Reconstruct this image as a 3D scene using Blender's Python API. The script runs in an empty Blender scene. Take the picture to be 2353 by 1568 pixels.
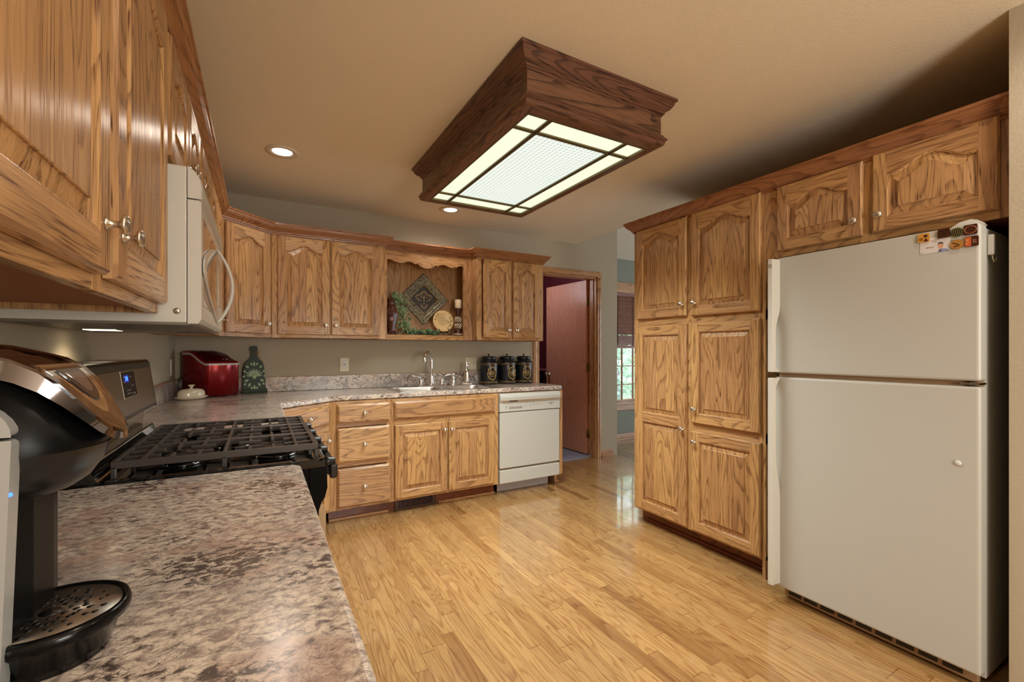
import bpy, math, random
from mathutils import Vector, Matrix
random.seed(7)
PI = math.pi
scene = bpy.context.scene
COL = scene.collection

# ------------------------------------------------------------------ camera, light, exposure
F_PX, HY, CAMZ = 1028.0, 806.0, 1.239
YAW = math.atan(579.5 / 1028.0)
cam = bpy.data.objects.new('camera', bpy.data.cameras.new('camera'))
COL.objects.link(cam)
cam.data.sensor_width = 36.0
cam.data.lens = 36.0 * F_PX / 2353.0
cam.data.shift_y = (HY - 784.0) / 2353.0
cam.data.clip_start = 0.02
cam.location = (0, 0, CAMZ)
cam.rotation_euler = (PI / 2, 0, -YAW)
scene.camera = cam

scene.view_settings.view_transform = 'Standard'
scene.view_settings.look = 'None'
scene.view_settings.gamma = 1.0
scene.view_settings.use_curve_mapping = False
scene.view_settings.exposure = 0.0
scene.cycles.use_denoising = True
scene.cycles.max_bounces = 7
scene.cycles.diffuse_bounces = 4
scene.cycles.glossy_bounces = 4
scene.cycles.transparent_max_bounces = 6
scene.cycles.caustics_reflective = False
scene.cycles.caustics_refractive = False
scene.cycles.sample_clamp_indirect = 4.0

world = bpy.data.worlds.new('daylight')
scene.world = world
world.use_nodes = True
wn = world.node_tree.nodes
wn['Background'].inputs[0].default_value = (0.80, 0.92, 1.0, 1)
wn['Background'].inputs[1].default_value = 4.5

K_SPOT, K_LUM, K_ROOM, K_REAR = 15.0, 38.0, 30.0, 140.0
WARM, COOL = (1.0, 0.87, 0.73), (0.94, 1.0, 0.95)


def lamp(name, typ, loc, energy, color, rot=(0, 0, 0), **kw):
    d = bpy.data.lights.new(name, typ)
    d.energy = energy
    d.color = color
    for k, v in kw.items():
        setattr(d, k, v)
    o = bpy.data.objects.new(name, d)
    COL.objects.link(o)
    o.location = loc
    o.rotation_euler = rot
    o['kind'] = 'helper'
    return o


LUM_C = (1.306, 2.185)
# fluorescent tubes of the ceiling box: a lens that throws its light downwards
lamp('luminaire_lamp', 'AREA', (LUM_C[0], LUM_C[1], 2.205), K_LUM, COOL, shape='RECTANGLE', size=0.66, size_y=1.18, spread=math.radians(124))
CANS = [(0.118, 3.03), (1.415, 3.575), (0.62, 0.25), (2.0, 0.15), (0.62, -1.3), (2.0, -1.3)]
for cx_, cy_ in CANS:
    lamp('can_lamp', 'SPOT', (cx_, cy_, 2.425), K_SPOT * (1.0 if cy_ > 2 else 1.25), WARM, spot_size=math.radians(166), spot_blend=0.7, shadow_soft_size=0.045)
lamp('cooktop_light', 'SPOT', (-0.44, 1.905, 1.298), 2.2, (1.0, 0.80, 0.55), spot_size=math.radians(150), spot_blend=0.6, shadow_soft_size=0.03)
lamp('rear_fill_light', 'POINT', (1.2, -1.5, 1.35), K_REAR, (1.0, 0.955, 0.895), shadow_soft_size=0.4)  # unseen soft fill added behind the camera to lift ceiling and cabinet fronts
lamp('hall_fill_light', 'POINT', (2.55, 4.75, 2.1), 16.0, (0.95, 0.92, 1.0), shadow_soft_size=0.2)  # unseen point light added to brighten the open door, in place of daylight
lamp('dining_fill_light', 'POINT', (5.3, 1.0, 2.2), K_ROOM, WARM, shadow_soft_size=0.25)  # added fill for the dark dining side, no fixture there


# ------------------------------------------------------------------ node helpers
def lin(c):
    return tuple(((x / 255.0) / 12.92 if x / 255.0 <= 0.04045 else ((x / 255.0 + 0.055) / 1.055) ** 2.4) for x in c) + (1,)


class NT:
    def __init__(s, name):
        s.mat = bpy.data.materials.new(name)
        s.mat.use_nodes = True
        s.t = s.mat.node_tree
        s.b = s.t.nodes['Principled BSDF']

    def n(s, typ, ins=None, **kw):
        nd = s.t.nodes.new(typ)
        for k, v in kw.items():
            setattr(nd, k, v)
        for k, v in (ins or {}).items():
            s.put(nd.inputs[k], v)
        return nd

    def put(s, sock, v):
        if isinstance(v, bpy.types.NodeSocket):
            s.t.links.new(v, sock)
        else:
            sock.default_value = v

    def m(s, op, a, b=0.0, c=0.0):
        nd = s.t.nodes.new('ShaderNodeMath')
        nd.operation = op
        s.put(nd.inputs[0], a)
        s.put(nd.inputs[1], b)
        if op in ('MULTIPLY_ADD', 'SMOOTH_MIN', 'WRAP'):
            s.put(nd.inputs[2], c)
        return nd.outputs[0]

    def mix(s, f, a, b, typ='MIX'):
        nd = s.t.nodes.new('ShaderNodeMix')
        nd.data_type = 'RGBA'
        nd.blend_type = typ
        s.put(nd.inputs[0], f)
        s.put(nd.inputs[6], a)
        s.put(nd.inputs[7], b)
        return nd.outputs[2]

    def smooth(s, v, a, b, lo=0.0, hi=1.0):
        nd = s.t.nodes.new('ShaderNodeMapRange')
        nd.interpolation_type = 'SMOOTHSTEP'
        s.put(nd.inputs[0], v)
        s.put(nd.inputs[1], a)
        s.put(nd.inputs[2], b)
        s.put(nd.inputs[3], lo)
        s.put(nd.inputs[4], hi)
        return nd.outputs[0]

    def comb(s, x, y, z):
        nd = s.t.nodes.new('ShaderNodeCombineXYZ')
        s.put(nd.inputs[0], x)
        s.put(nd.inputs[1], y)
        s.put(nd.inputs[2], z)
        return nd.outputs[0]

    def noise(s, vec, scale, detail=2.0, rough=0.5, dist=0.0):
        nd = s.n('ShaderNodeTexNoise', {'Scale': scale, 'Detail': detail, 'Roughness': rough, 'Distortion': dist})
        s.put(nd.inputs['Vector'], vec)
        return nd.outputs[0]

    def bump(s, h, strength=0.3, dist=0.01):
        nd = s.n('ShaderNodeBump', {'Strength': strength, 'Distance': dist})
        s.put(nd.inputs['Height'], h)
        s.t.links.new(nd.outputs[0], s.b.inputs['Normal'])

    def set(s, **kw):
        for k, v in kw.items():
            s.put(s.b.inputs[k.replace('_', ' ')], v)
        return s.mat


def plain(name, rgb, rough=0.5, metal=0.0, coat=0.0, spec=0.5, **kw):
    t = NT(name)
    t.set(Base_Color=lin(rgb), Roughness=rough, Metallic=metal, Coat_Weight=coat)
    t.b.inputs['Specular IOR Level'].default_value = spec
    for k, v in kw.items():
        t.b.inputs[k.replace('_', ' ')].default_value = v
    return t.mat


def emit(name, rgb, strength):
    t = NT(name)
    t.set(Base_Color=(0.02, 0.02, 0.02, 1), Emission_Color=lin(rgb), Emission_Strength=strength, Roughness=0.3)
    return t.mat


def oak(name, axis, light=(190, 147, 98), dark=(92, 53, 28), rough=0.30, contrast=1.0, scale=1.0):
    t = NT(name)
    co = t.n('ShaderNodeTexCoord').outputs['Object']
    sep = t.n('ShaderNodeSeparateXYZ', {'Vector': co})
    ax = {'x': 0, 'y': 1, 'z': 2}[axis]
    al = sep.outputs[ax]
    a, b = [sep.outputs[i] for i in range(3) if i != ax]
    rnd = t.n('ShaderNodeAttribute', attribute_name='rnd').outputs['Fac']
    oi = t.n('ShaderNodeObjectInfo').outputs['Random']
    r = t.m('MULTIPLY_ADD', oi, 11.3, t.m('MULTIPLY', rnd, 37.0))
    # flat-sawn figure: contour lines of a noise stretched along the grain
    v = t.comb(t.m('ADD', t.m('MULTIPLY', a, 5.5 * scale), r), t.m('MULTIPLY', b, 5.5 * scale), t.m('MULTIPLY_ADD', al, 0.75 * scale, t.m('MULTIPLY', r, 0.37)))
    fig = t.noise(v, 1.0, 1.6, 0.45, 0.25)
    rings = t.m('FRACT', t.m('MULTIPLY', fig, 24.0))
    line = t.m('MULTIPLY', t.smooth(rings, 0.50, 0.92), t.smooth(rings, 1.0, 0.93))
    # open pores: short dark dashes along the grain
    pv = t.comb(t.m('MULTIPLY', a, 330.0), t.m('MULTIPLY', b, 330.0), t.m('MULTIPLY_ADD', al, 11.0, r))
    pore = t.smooth(t.noise(pv, 1.0, 1.0, 0.6), 0.50, 0.66)
    lv = t.comb(t.m('MULTIPLY', a, 60.0), t.m('MULTIPLY', b, 60.0), t.m('MULTIPLY_ADD', al, 2.2, r))
    streak = t.noise(lv, 1.0, 2.0, 0.6)
    mid = tuple(x * 0.62 + y * 0.38 for x, y in zip(light, dark))
    c = t.mix(t.m('MULTIPLY', t.smooth(streak, 0.35, 0.75), 0.5), lin(light), lin(mid))
    amt = t.m('MULTIPLY', t.m('MULTIPLY', line, t.m('MULTIPLY_ADD', pore, 0.65, 0.42)), 0.95 * contrast)
    c = t.mix(t.m('MINIMUM', amt, 1.0), c, lin(dark))
    c = t.mix(t.m('MULTIPLY', pore, 0.30 * contrast), c, lin(dark))
    wn_ = t.n('ShaderNodeTexWhiteNoise', noise_dimensions='1D')
    t.put(wn_.inputs['W'], r)
    hsv = t.n('ShaderNodeHueSaturation', {'Saturation': 1.0, 'Hue': t.m('MULTIPLY_ADD', wn_.outputs[0], 0.010, 0.495), 'Value': t.m('MULTIPLY_ADD', wn_.outputs[0], 0.26, 0.86), 'Color': c})
    t.set(Base_Color=hsv.outputs[0], Roughness=t.m('MULTIPLY_ADD', pore, 0.18, rough), Anisotropic=0.75)
    tg = t.n('ShaderNodeTangent', direction_type='RADIAL', axis={'x': 'X', 'y': 'Y', 'z': 'Z'}[axis])
    t.t.links.new(tg.outputs[0], t.b.inputs['Tangent'])
    t.bump(t.m('SUBTRACT', 1.0, pore), 0.10, 0.002)
    return t.mat


OAKV = oak('oak_grain_up', 'z')
OAKH = oak('oak_grain_across', 'x')
OAKD = oak('oak_grain_deep', 'y')
OAKB = oak('oak_panel_side', 'z', contrast=0.8)
CROWN = oak('oak_crown', 'x', light=(160, 110, 70), dark=(90, 52, 28))
CROWNY = oak('oak_crown_long', 'y', light=(160, 110, 70), dark=(90, 52, 28))
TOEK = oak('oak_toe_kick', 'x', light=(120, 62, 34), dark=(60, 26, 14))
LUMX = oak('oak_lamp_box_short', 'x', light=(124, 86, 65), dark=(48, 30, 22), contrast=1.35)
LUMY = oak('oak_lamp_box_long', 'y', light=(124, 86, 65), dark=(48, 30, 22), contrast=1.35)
TRIMV = oak('oak_casing_up', 'z', light=(196, 146, 98))
TRIMH = oak('oak_casing_across', 'x', light=(196, 146, 98))
DOORW = oak('oak_slab_door', 'z', light=(206, 146, 118), dark=(150, 96, 72), contrast=0.5)


def floor_mat():
    t = NT('oak_strip_floor')
    co = t.n('ShaderNodeTexCoord').outputs['Object']
    sep = t.n('ShaderNodeSeparateXYZ', {'Vector': co})
    x, y = sep.outputs[0], sep.outputs[1]
    px = t.m('DIVIDE', x, 0.0572)
    ix = t.m('FLOOR', px)
    fx = t.m('FRACT', px)
    w1 = t.n('ShaderNodeTexWhiteNoise', noise_dimensions='1D')
    t.put(w1.inputs['W'], ix)
    ln = t.m('MULTIPLY_ADD', w1.outputs[0], 0.45, 0.55)
    py = t.m('ADD', t.m('DIVIDE', y, ln), t.m('MULTIPLY', w1.outputs[0], 17.3))
    iy = t.m('FLOOR', py)
    fy = t.m('FRACT', py)
    w2 = t.n('ShaderNodeTexWhiteNoise', noise_dimensions='2D')
    t.put(w2.inputs['Vector'], t.comb(ix, iy, 0.0))
    rid = w2.outputs[0]
    r = t.m('MULTIPLY', rid, 43.0)
    v = t.comb(t.m('ADD', t.m('MULTIPLY', x, 9.0), r), r, t.m('MULTIPLY', y, 1.1))
    fig = t.noise(v, 1.0, 1.8, 0.5, 0.5)
    rings = t.m('FRACT', t.m('MULTIPLY', fig, 15.0))
    line = t.m('MULTIPLY', t.smooth(rings, 0.4, 0.93), t.smooth(rings, 1.0, 0.94))
    pv = t.comb(t.m('MULTIPLY', x, 260.0), r, t.m('MULTIPLY', y, 13.0))
    pore = t.smooth(t.noise(pv, 1.0, 1.0, 0.6), 0.48, 0.68)
    c = t.mix(t.noise(t.comb(t.m('MULTIPLY', x, 30.0), r, t.m('MULTIPLY', y, 1.5)), 1.0, 2.0, 0.6), lin((184, 149, 98)), lin((160, 122, 76)))
    c = t.mix(t.m('MULTIPLY', line, t.m('MULTIPLY_ADD', pore, 0.5, 0.42)), c, lin((128, 82, 42)))
    c = t.mix(t.m('MULTIPLY', pore, 0.28), c, lin((132, 86, 46)))
    ramp = t.n('ShaderNodeValToRGB', {'Fac': rid})
    e = ramp.color_ramp.elements
    e[0].position, e[0].color = 0.0, (0.56, 0.46, 0.38, 1)
    e[1].position, e[1].color = 1.0, (1.06, 1.04, 1.0, 1)
    for p, cc in ((0.05, (0.72, 0.63, 0.54, 1)), (0.14, (0.86, 0.81, 0.75, 1)), (0.5, (0.94, 0.92, 0.89, 1))):
        el = e.new(p)
        el.color = cc
    c = t.mix(1.0, c, ramp.outputs[0], 'MULTIPLY')
    kn = t.smooth(t.noise(t.comb(t.m('MULTIPLY', x, 14.0), r, t.m('MULTIPLY', y, 4.0)), 1.0, 2.0, 0.5), 0.74, 0.82)
    c = t.mix(t.m('MULTIPLY', kn, 0.6), c, lin((88, 52, 26)))
    gx = t.m('MULTIPLY', t.smooth(fx, 0.0, 0.03), t.smooth(fx, 1.0, 0.97))
    gy = t.m('MULTIPLY', t.smooth(fy, 0.0, 0.004), t.smooth(fy, 1.0, 0.996))
    gap = t.m('MULTIPLY', gx, gy)
    c = t.mix(t.m('MULTIPLY', t.m('SUBTRACT', 1.0, gap), 0.95), c, lin((112, 70, 34)))
    t.set(Base_Color=c, Roughness=t.m('MULTIPLY_ADD', pore, 0.08, 0.26), Coat_Weight=0.9, Coat_Roughness=0.07)
    tilt = t.m('MULTIPLY_ADD', t.m('MULTIPLY', fx, t.m('SUBTRACT', rid, 0.5)), 0.5, gap)
    t.bump(tilt, 0.10, 0.0015)
    return t.mat


def counter_mat():
    t = NT('laminate_stone')
    co = t.n('ShaderNodeTexCoord').outputs['Object']
    mp = t.n('ShaderNodeMapping', {'Vector': co, 'Rotation': (0, 0, 0.35), 'Scale': (0.75, 1.0, 1.0)})
    p = mp.outputs[0]
    big = t.noise(p, 7.0, 5.0, 0.62, 0.5)
    fine = t.noise(p, 70.0, 7.0, 0.74, 0.5)
    pk = t.noise(p, 9.0, 4.0, 0.6, 0.8)
    c = t.mix(t.smooth(fine, 0.40, 0.60), lin((148, 134, 128)), lin((226, 212, 196)))
    c = t.mix(t.m('MULTIPLY', t.smooth(pk, 0.50, 0.64), 0.6), c, lin((172, 138, 124)))
    c = t.mix(t.m('MULTIPLY', t.smooth(t.noise(p, 4.2, 4.0, 0.6, 0.6), 0.50, 0.64), 0.6), c, lin((142, 138, 138)))
    dk = t.m('MULTIPLY', t.smooth(t.m('ADD', fine, t.m('MULTIPLY', big, 0.75)), 0.825, 0.705), 0.88)
    c = t.mix(dk, c, lin((58, 50, 48)))
    vein = t.smooth(t.m('ABSOLUTE', t.m('SUBTRACT', t.noise(p, 34.0, 6.0, 0.72, 0.6), 0.5)), 0.020, 0.0)
    c = t.mix(t.m('MULTIPLY', vein, 0.55), c, lin((84, 62, 54)))
    t.set(Base_Color=c, Roughness=0.28, Coat_Weight=0.45, Coat_Roughness=0.16)
    t.bump(fine, 0.06, 0.002)
    t.t.links.new(t.b.inputs['Normal'].links[0].from_socket, t.b.inputs['Coat Normal'])
    return t.mat


def wall_mat(name, rgb, tex=0.25, rough=0.75):
    t = NT(name)
    co = t.n('ShaderNodeTexCoord').outputs['Object']
    n1 = t.noise(co, 95.0, 3.0, 0.6, 0.4)
    c = t.mix(t.noise(co, 2.0, 2.0), lin(tuple(x * 0.985 for x in rgb)), lin(rgb))
    t.set(Base_Color=c, Roughness=rough)
    t.bump(n1, tex, 0.006)
    return t.mat


FLOOR = floor_mat()
STONE = counter_mat()
WALL = wall_mat('greige_wall', (176, 165, 144))
CEIL = wall_mat('ceiling_paint', (232, 221, 198), 0.22)
GREENW = wall_mat('sage_green_wall', (138, 143, 133), 0.15)
REDW = wall_mat('burgundy_wall', (84, 14, 26), 0.1)
WHITEC = wall_mat('vault_paint', (214, 206, 190), 0.1)
CARPET = NT('blue_grey_carpet')
_c = CARPET.n('ShaderNodeTexCoord').outputs['Object']
CARPET = (lambda t: (t.set(Base_Color=t.mix(t.noise(_c, 130.0, 3.0, 0.7), lin((96, 100, 124)), lin((186, 188, 204))), Roughness=0.95), t.bump(t.noise(_c, 170.0, 2.0), 0.6, 0.01), t.mat)[2])(CARPET)
BISQ = plain('bisque_enamel', (190, 190, 184), 0.28, coat=0.3)
BISQT = NT('bisque_textured_steel')
_c = BISQT.n('ShaderNodeTexCoord').outputs['Object']
BISQT.bump(BISQT.noise(_c, 420.0, 2.0, 0.6), 0.12, 0.002)
BISQT = BISQT.set(Base_Color=lin((182, 182, 176)), Roughness=0.36)
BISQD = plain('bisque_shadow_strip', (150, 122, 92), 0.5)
GREYP = plain('grey_kick_plate', (168, 160, 158), 0.4)
CREAMM = plain('cream_plastic', (202, 201, 194), 0.3, coat=0.2)
PLATEW = plain('ivory_plate_plastic', (216, 208, 184), 0.4)
NICKEL = plain('brushed_nickel', (214, 206, 194), 0.24, 1.0)
CHROME = plain('chrome', (232, 230, 228), 0.06, 1.0)
STEEL = plain('stainless_steel', (190, 184, 174), 0.22, 1.0)
SATIN = plain('satin_sink_steel', (206, 202, 196), 0.3, 1.0)
BRONZE = plain('dark_bronze', (70, 58, 46), 0.35, 0.8)
BRASS = plain('aged_brass', (150, 128, 84), 0.35, 1.0)
BLACKG = plain('black_gloss', (8, 8, 9), 0.07, coat=0.6)
BLACKP = plain('black_plastic', (14, 14, 15), 0.32)
BLACKS = plain('black_satin_side', (4, 4, 4), 0.5, spec=0.08)
IRON = plain('cast_iron', (60, 54, 51), 0.36, spec=0.6)
REDM = plain('metallic_red', (150, 14, 26), 0.24, 0.55, coat=0.6)
REDD = plain('dark_red_lid', (74, 8, 14), 0.3, 0.2)
SILVER = plain('silver_band', (206, 200, 198), 0.3, 0.3)
SILVB = plain('silver_grey_plastic', (176, 178, 176), 0.3, 0.3)
CERAM = plain('cream_ceramic', (214, 202, 176), 0.2, coat=0.5)
CREAMPL = plain('cream_plate', (222, 196, 146), 0.35)
CANB = plain('navy_black_enamel', (20, 21, 27), 0.28)
GOLD = plain('antique_gold', (178, 146, 84), 0.42, 0.6)
GOLDD = plain('dull_gold_band', (124, 98, 60), 0.45, 0.5)
WINE = plain('wine_glaze', (74, 34, 30), 0.18, coat=0.6)
CANDLE = plain('ivory_wax', (232, 214, 184), 0.5)
PEWT = NT('verdigris_pewter')
_c = PEWT.n('ShaderNodeTexCoord').outputs['Object']
_n = PEWT.noise(_c, 90.0, 4.0, 0.7, 1.5)
PEWT.bump(_n, 0.9, 0.004)
PEWT = PEWT.set(Base_Color=PEWT.mix(PEWT.smooth(_n, 0.4, 0.62), lin((78, 78, 66)), lin((206, 200, 176))), Roughness=0.42, Metallic=0.55)
SLATE = plain('slate_panel', (52, 52, 58), 0.35)
RIMG = plain('gold_rim', (150, 112, 58), 0.4, 0.5)
GREENB = plain('green_glaze', (44, 60, 48), 0.5, spec=0.3)
GREENL = plain('pale_green_relief', (150, 166, 132), 0.5)
BROWNE = plain('brown_glaze_edge', (60, 36, 24), 0.3)
TWINE = plain('jute_twine', (150, 108, 64), 0.9)
LEAFA = plain('ivy_green', (64, 96, 58), 0.55)
LEAFB = plain('ivy_pale_edge', (150, 168, 126), 0.55)
LEAFC = plain('ivy_deep_green', (34, 66, 40), 0.55)
WOODD = plain('dark_turned_wood', (74, 44, 30), 0.35)
WHITEW = plain('whitewash_twist', (206, 190, 172), 0.6)
WHITE = plain('white_paint', (224, 220, 210), 0.45)
BLIND = oak('stained_blind_slat', 'x', light=(142, 92, 70), dark=(86, 50, 36), rough=0.45)
INK = plain('dark_print', (60, 54, 48), 0.6)
INKL = plain('grey_print', (140, 132, 120), 0.6)
PAPER = plain('card_stock', (206, 202, 200), 0.5)
SKIN = plain('printed_face', (206, 152, 122), 0.5)
SHIRT = plain('printed_shirt', (134, 140, 176), 0.5)
CHOC = plain('enamel_dark_brown', (66, 34, 24), 0.15, coat=0.8)
OCHRE = plain('enamel_ochre', (196, 142, 62), 0.15, coat=0.8)
ORNG = plain('enamel_orange', (188, 92, 48), 0.15, coat=0.8)
OLIVE = plain('enamel_olive', (132, 126, 78), 0.15, coat=0.8)
GRILLE = plain('black_register', (20, 20, 24), 0.4, 0.4)
CORD = plain('white_cord', (214, 204, 178), 0.5)
CABIN = plain('cabinet_underside', (150, 98, 56), 0.6)
PANE_W = None


def pane_mat(name, rgb, strength, grid=False):
    t = NT(name)
    col = lin(rgb)
    if grid:
        co = t.n('ShaderNodeTexCoord').outputs['Object']
        sep = t.n('ShaderNodeSeparateXYZ', {'Vector': co})
        fx = t.m('FRACT', t.m('MULTIPLY', sep.outputs[0], 42.0))
        fy = t.m('FRACT', t.m('MULTIPLY', sep.outputs[1], 42.0))
        g = t.m('MULTIPLY', t.m('MULTIPLY', t.smooth(fx, 0.06, 0.16), t.smooth(fx, 0.94, 0.84)), t.m('MULTIPLY', t.smooth(fy, 0.06, 0.16), t.smooth(fy, 0.94, 0.84)))
        col = t.mix(g, lin((240, 250, 246)), lin((176, 206, 200)))
    t.set(Base_Color=(0.6, 0.6, 0.58, 1), Roughness=0.18)
    t.put(t.b.inputs['Emission Color'], col)
    t.b.inputs['Emission Strength'].default_value = strength
    return t.mat


PANE_G = pane_mat('prismatic_pane', (236, 246, 240), 1.02, True)
PANE_C = pane_mat('cream_glass_pane', (232, 246, 222), 0.93)
CANLIT = emit('lit_bulb_face', (255, 246, 226), 6.0)
LED = emit('blue_digits', (60, 120, 255), 3.0)
LEDD = emit('blue_glow_backing', (8, 12, 120), 1.0)
MWLAMP = emit('cooktop_lamp', (255, 232, 190), 5.0)
GLASS = NT('window_glass')
_g = GLASS.n('ShaderNodeBsdfGlossy', {'Roughness': 0.02})
_t = GLASS.n('ShaderNodeBsdfTransparent')
_m = GLASS.n('ShaderNodeMixShader', {'Fac': 0.06})
GLASS.t.links.new(_t.outputs[0], _m.inputs[1])
GLASS.t.links.new(_g.outputs[0], _m.inputs[2])
GLASS.t.links.new(_m.outputs[0], GLASS.t.nodes['Material Output'].inputs[0])
GLASS = GLASS.mat


# ------------------------------------------------------------------ mesh helpers
class MB:
    """Collects shapes; build() links them as ONE mesh object."""

    def __init__(s):
        s.v, s.f, s.mi, s.r = [], [], [], []
        s.sm = []

    def add(s, verts, faces, mi=0, r=None, smooth=False):
        o = len(s.v)
        s.v += [tuple(p) for p in verts]
        r = random.random() if r is None else r
        for f in faces:
            s.f.append(tuple(i + o for i in f))
            s.mi.append(mi)
            s.r.append(r)
            s.sm.append(smooth)
        return s

    def box(s, x0, x1, y0, y1, z0, z1, mi=0, r=None):
        v = [(x0, y0, z0), (x1, y0, z0), (x1, y1, z0), (x0, y1, z0), (x0, y0, z1), (x1, y0, z1), (x1, y1, z1), (x0, y1, z1)]
        return s.add(v, [(3, 2, 1, 0), (4, 5, 6, 7), (0, 1, 5, 4), (1, 2, 6, 5), (2, 3, 7, 6), (3, 0, 4, 7)], mi, r)

    def prism(s, pts, lo, hi, axis='z', mi=0, r=None, smooth=False):
        """pts: 2-D outline; axis x -> (y,z), y -> (x,z), z -> (x,y)"""
        def P(p, t):
            return {'x': (t, p[0], p[1]), 'y': (p[0], t, p[1]), 'z': (p[0], p[1], t)}[axis]
        n = len(pts)
        v = [P(p, lo) for p in pts] + [P(p, hi) for p in pts]
        s.add(v, [tuple(range(n - 1, -1, -1)), tuple(range(n, 2 * n))], mi, r)
        r = s.r[-1]
        return s.add(v, [(i, (i + 1) % n, n + (i + 1) % n, n + i) for i in range(n)], mi, r, smooth)

    def lathe(s, prof, c=(0, 0, 0), seg=24, axis='z', mi=0, smooth=True, sx=1.0, sy=1.0):
        """prof: list of (radius, height)"""
        v, f = [], []
        for (ra, h) in prof:
            for k in range(seg):
                a = 2 * PI * k / seg
                x, y = ra * math.cos(a) * sx, ra * math.sin(a) * sy
                p = {'z': (x, y, h), 'y': (x, h, y), 'x': (h, x, y)}[axis]
                v.append((p[0] + c[0], p[1] + c[1], p[2] + c[2]))
        for i in range(len(prof) - 1):
            for k in range(seg):
                k2 = (k + 1) % seg
                f.append((i * seg + k, i * seg + k2, (i + 1) * seg + k2, (i + 1) * seg + k))
        f.append(tuple(range(seg - 1, -1, -1)))
        n = (len(prof) - 1) * seg
        f.append(tuple(range(n, n + seg)))
        return s.add(v, f, mi, None, smooth)

    def tube(s, pts, rad, seg=8, mi=0, cap=True):
        pts = [Vector(p) for p in pts]
        rads = rad if isinstance(rad, (list, tuple)) else [rad] * len(pts)
        v, f = [], []
        up = Vector((0, 0, 1))
        prev = None
        for i, p in enumerate(pts):
            d = (pts[min(i + 1, len(pts) - 1)] - pts[max(i - 1, 0)]).normalized()
            if prev is None:
                a = d.cross(up) if abs(d.dot(up)) < 0.95 else d.cross(Vector((1, 0, 0)))
            else:
                a = prev - d * prev.dot(d)
            a.normalize()
            prev = a
            b = d.cross(a)
            for k in range(seg):
                t = 2 * PI * k / seg
                v.append(p + a * (rads[i] * math.cos(t)) + b * (rads[i] * math.sin(t)))
        for i in range(len(pts) - 1):
            for k in range(seg):
                k2 = (k + 1) % seg
                f.append((i * seg + k, i * seg + k2, (i + 1) * seg + k2, (i + 1) * seg + k))
        if cap:
            f.append(tuple(range(seg - 1, -1, -1)))
            n = (len(pts) - 1) * seg
            f.append(tuple(range(n, n + seg)))
        return s.add(v, f, mi, None, True)

    def ball(s, c, rx, ry=None, rz=None, mi=0, seg=10, rings=6):
        ry = rx if ry is None else ry
        rz = rx if rz is None else rz
        prof = [(math.sin(PI * i / rings), -math.cos(PI * i / rings)) for i in range(1, rings)]
        o = MB().lathe([(max(a, 1e-4), b) for a, b in prof], seg=seg)
        return s.add([(x * rx + c[0], y * ry + c[1], z * rz + c[2]) for x, y, z in o.v], o.f, mi, None, True)

    def sweep(s, path, prof, closed=False, mis=None, z=0.0):
        """path: 2-D points; prof: (out, height); out is to the right of travel"""
        n = len(path)
        P = [Vector(p) for p in path]
        rows = []
        for i in range(n):
            d1 = (P[i] - P[i - 1]) if (i > 0 or closed) else (P[1] - P[0])
            d2 = (P[(i + 1) % n] - P[i]) if (i < n - 1 or closed) else (P[i] - P[i - 1])
            d1, d2 = d1.normalized(), d2.normalized()
            n1, n2 = Vector((d1.y, -d1.x)), Vector((d2.y, -d2.x))
            m = (n1 + n2)
            m = m.normalized() / max(0.25, m.normalized().dot(n1))
            rows.append([(P[i].x + m.x * o, P[i].y + m.y * o, h + z) for o, h in prof])
        k = len(prof)
        for i in range(n if closed else n - 1):
            j = (i + 1) % n
            v = rows[i] + rows[j]
            f = [(a, a + 1, k + a + 1, k + a) for a in range(k - 1)]
            s.add(v, f, mis[i] if mis else 0)
        if not closed:
            s.add(rows[0], [tuple(range(k))], mis[0] if mis else 0)
            s.add(rows[-1], [tuple(range(k - 1, -1, -1))], mis[-1] if mis else 0)
        return s

    def build(s, name, mats, parent=None, loc=None, rot=None, bevel=0.0, seg=2, weld=False):
        me = bpy.data.meshes.new(name)
        me.from_pydata(s.v, [], s.f)
        mats = mats if isinstance(mats, (list, tuple)) else [mats]
        for m_ in mats:
            me.materials.append(m_)
        at = me.attributes.new('rnd', 'FLOAT', 'FACE')
        for i, p in enumerate(me.polygons):
            p.material_index = min(s.mi[i], len(mats) - 1)
            p.use_smooth = s.sm[i]
            at.data[i].value = s.r[i]
        me.update()
        o = bpy.data.objects.new(name, me)
        COL.objects.link(o)
        if parent:
            o.parent = parent
        if loc:
            o.location = loc
        if rot:
            o.rotation_euler = rot
        if weld:
            w = o.modifiers.new('weld', 'WELD')
            w.merge_threshold = 1e-5
        if bevel:
            b = o.modifiers.new('bevel', 'BEVEL')
            b.width = bevel
            b.segments = seg
            b.limit_method = 'ANGLE'
            b.angle_limit = math.radians(40)
        return o


def tag(o, label, cat, group=None):
    o['label'], o['category'] = label, cat
    if group:
        o['group'] = group
    return o


def thing(name, label, cat, loc=(0, 0, 0), rotz=0.0, group=None):
    o = bpy.data.objects.new(name, None)
    o.empty_display_size = 0.1
    COL.objects.link(o)
    o.location = loc
    o.rotation_euler = (0, 0, rotz)
    return tag(o, label, cat, group)


def struct(name, mb, mats, parent=None, **kw):
    o = mb.build(name, mats, parent, **kw)
    if parent is None:
        o['kind'] = 'structure'
    return o


def dup(root, loc, rotz=None, label=None):
    r = root.copy()
    COL.objects.link(r)
    r.location = loc
    if rotz is not None:
        r.rotation_euler = (0, 0, rotz)
    if label:
        r['label'] = label
    for ch in list(root.children):
        c = ch.copy()
        COL.objects.link(c)
        c.parent = r
        for g in ch.children:
            d = g.copy()
            COL.objects.link(d)
            d.parent = c
    return r


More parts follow.
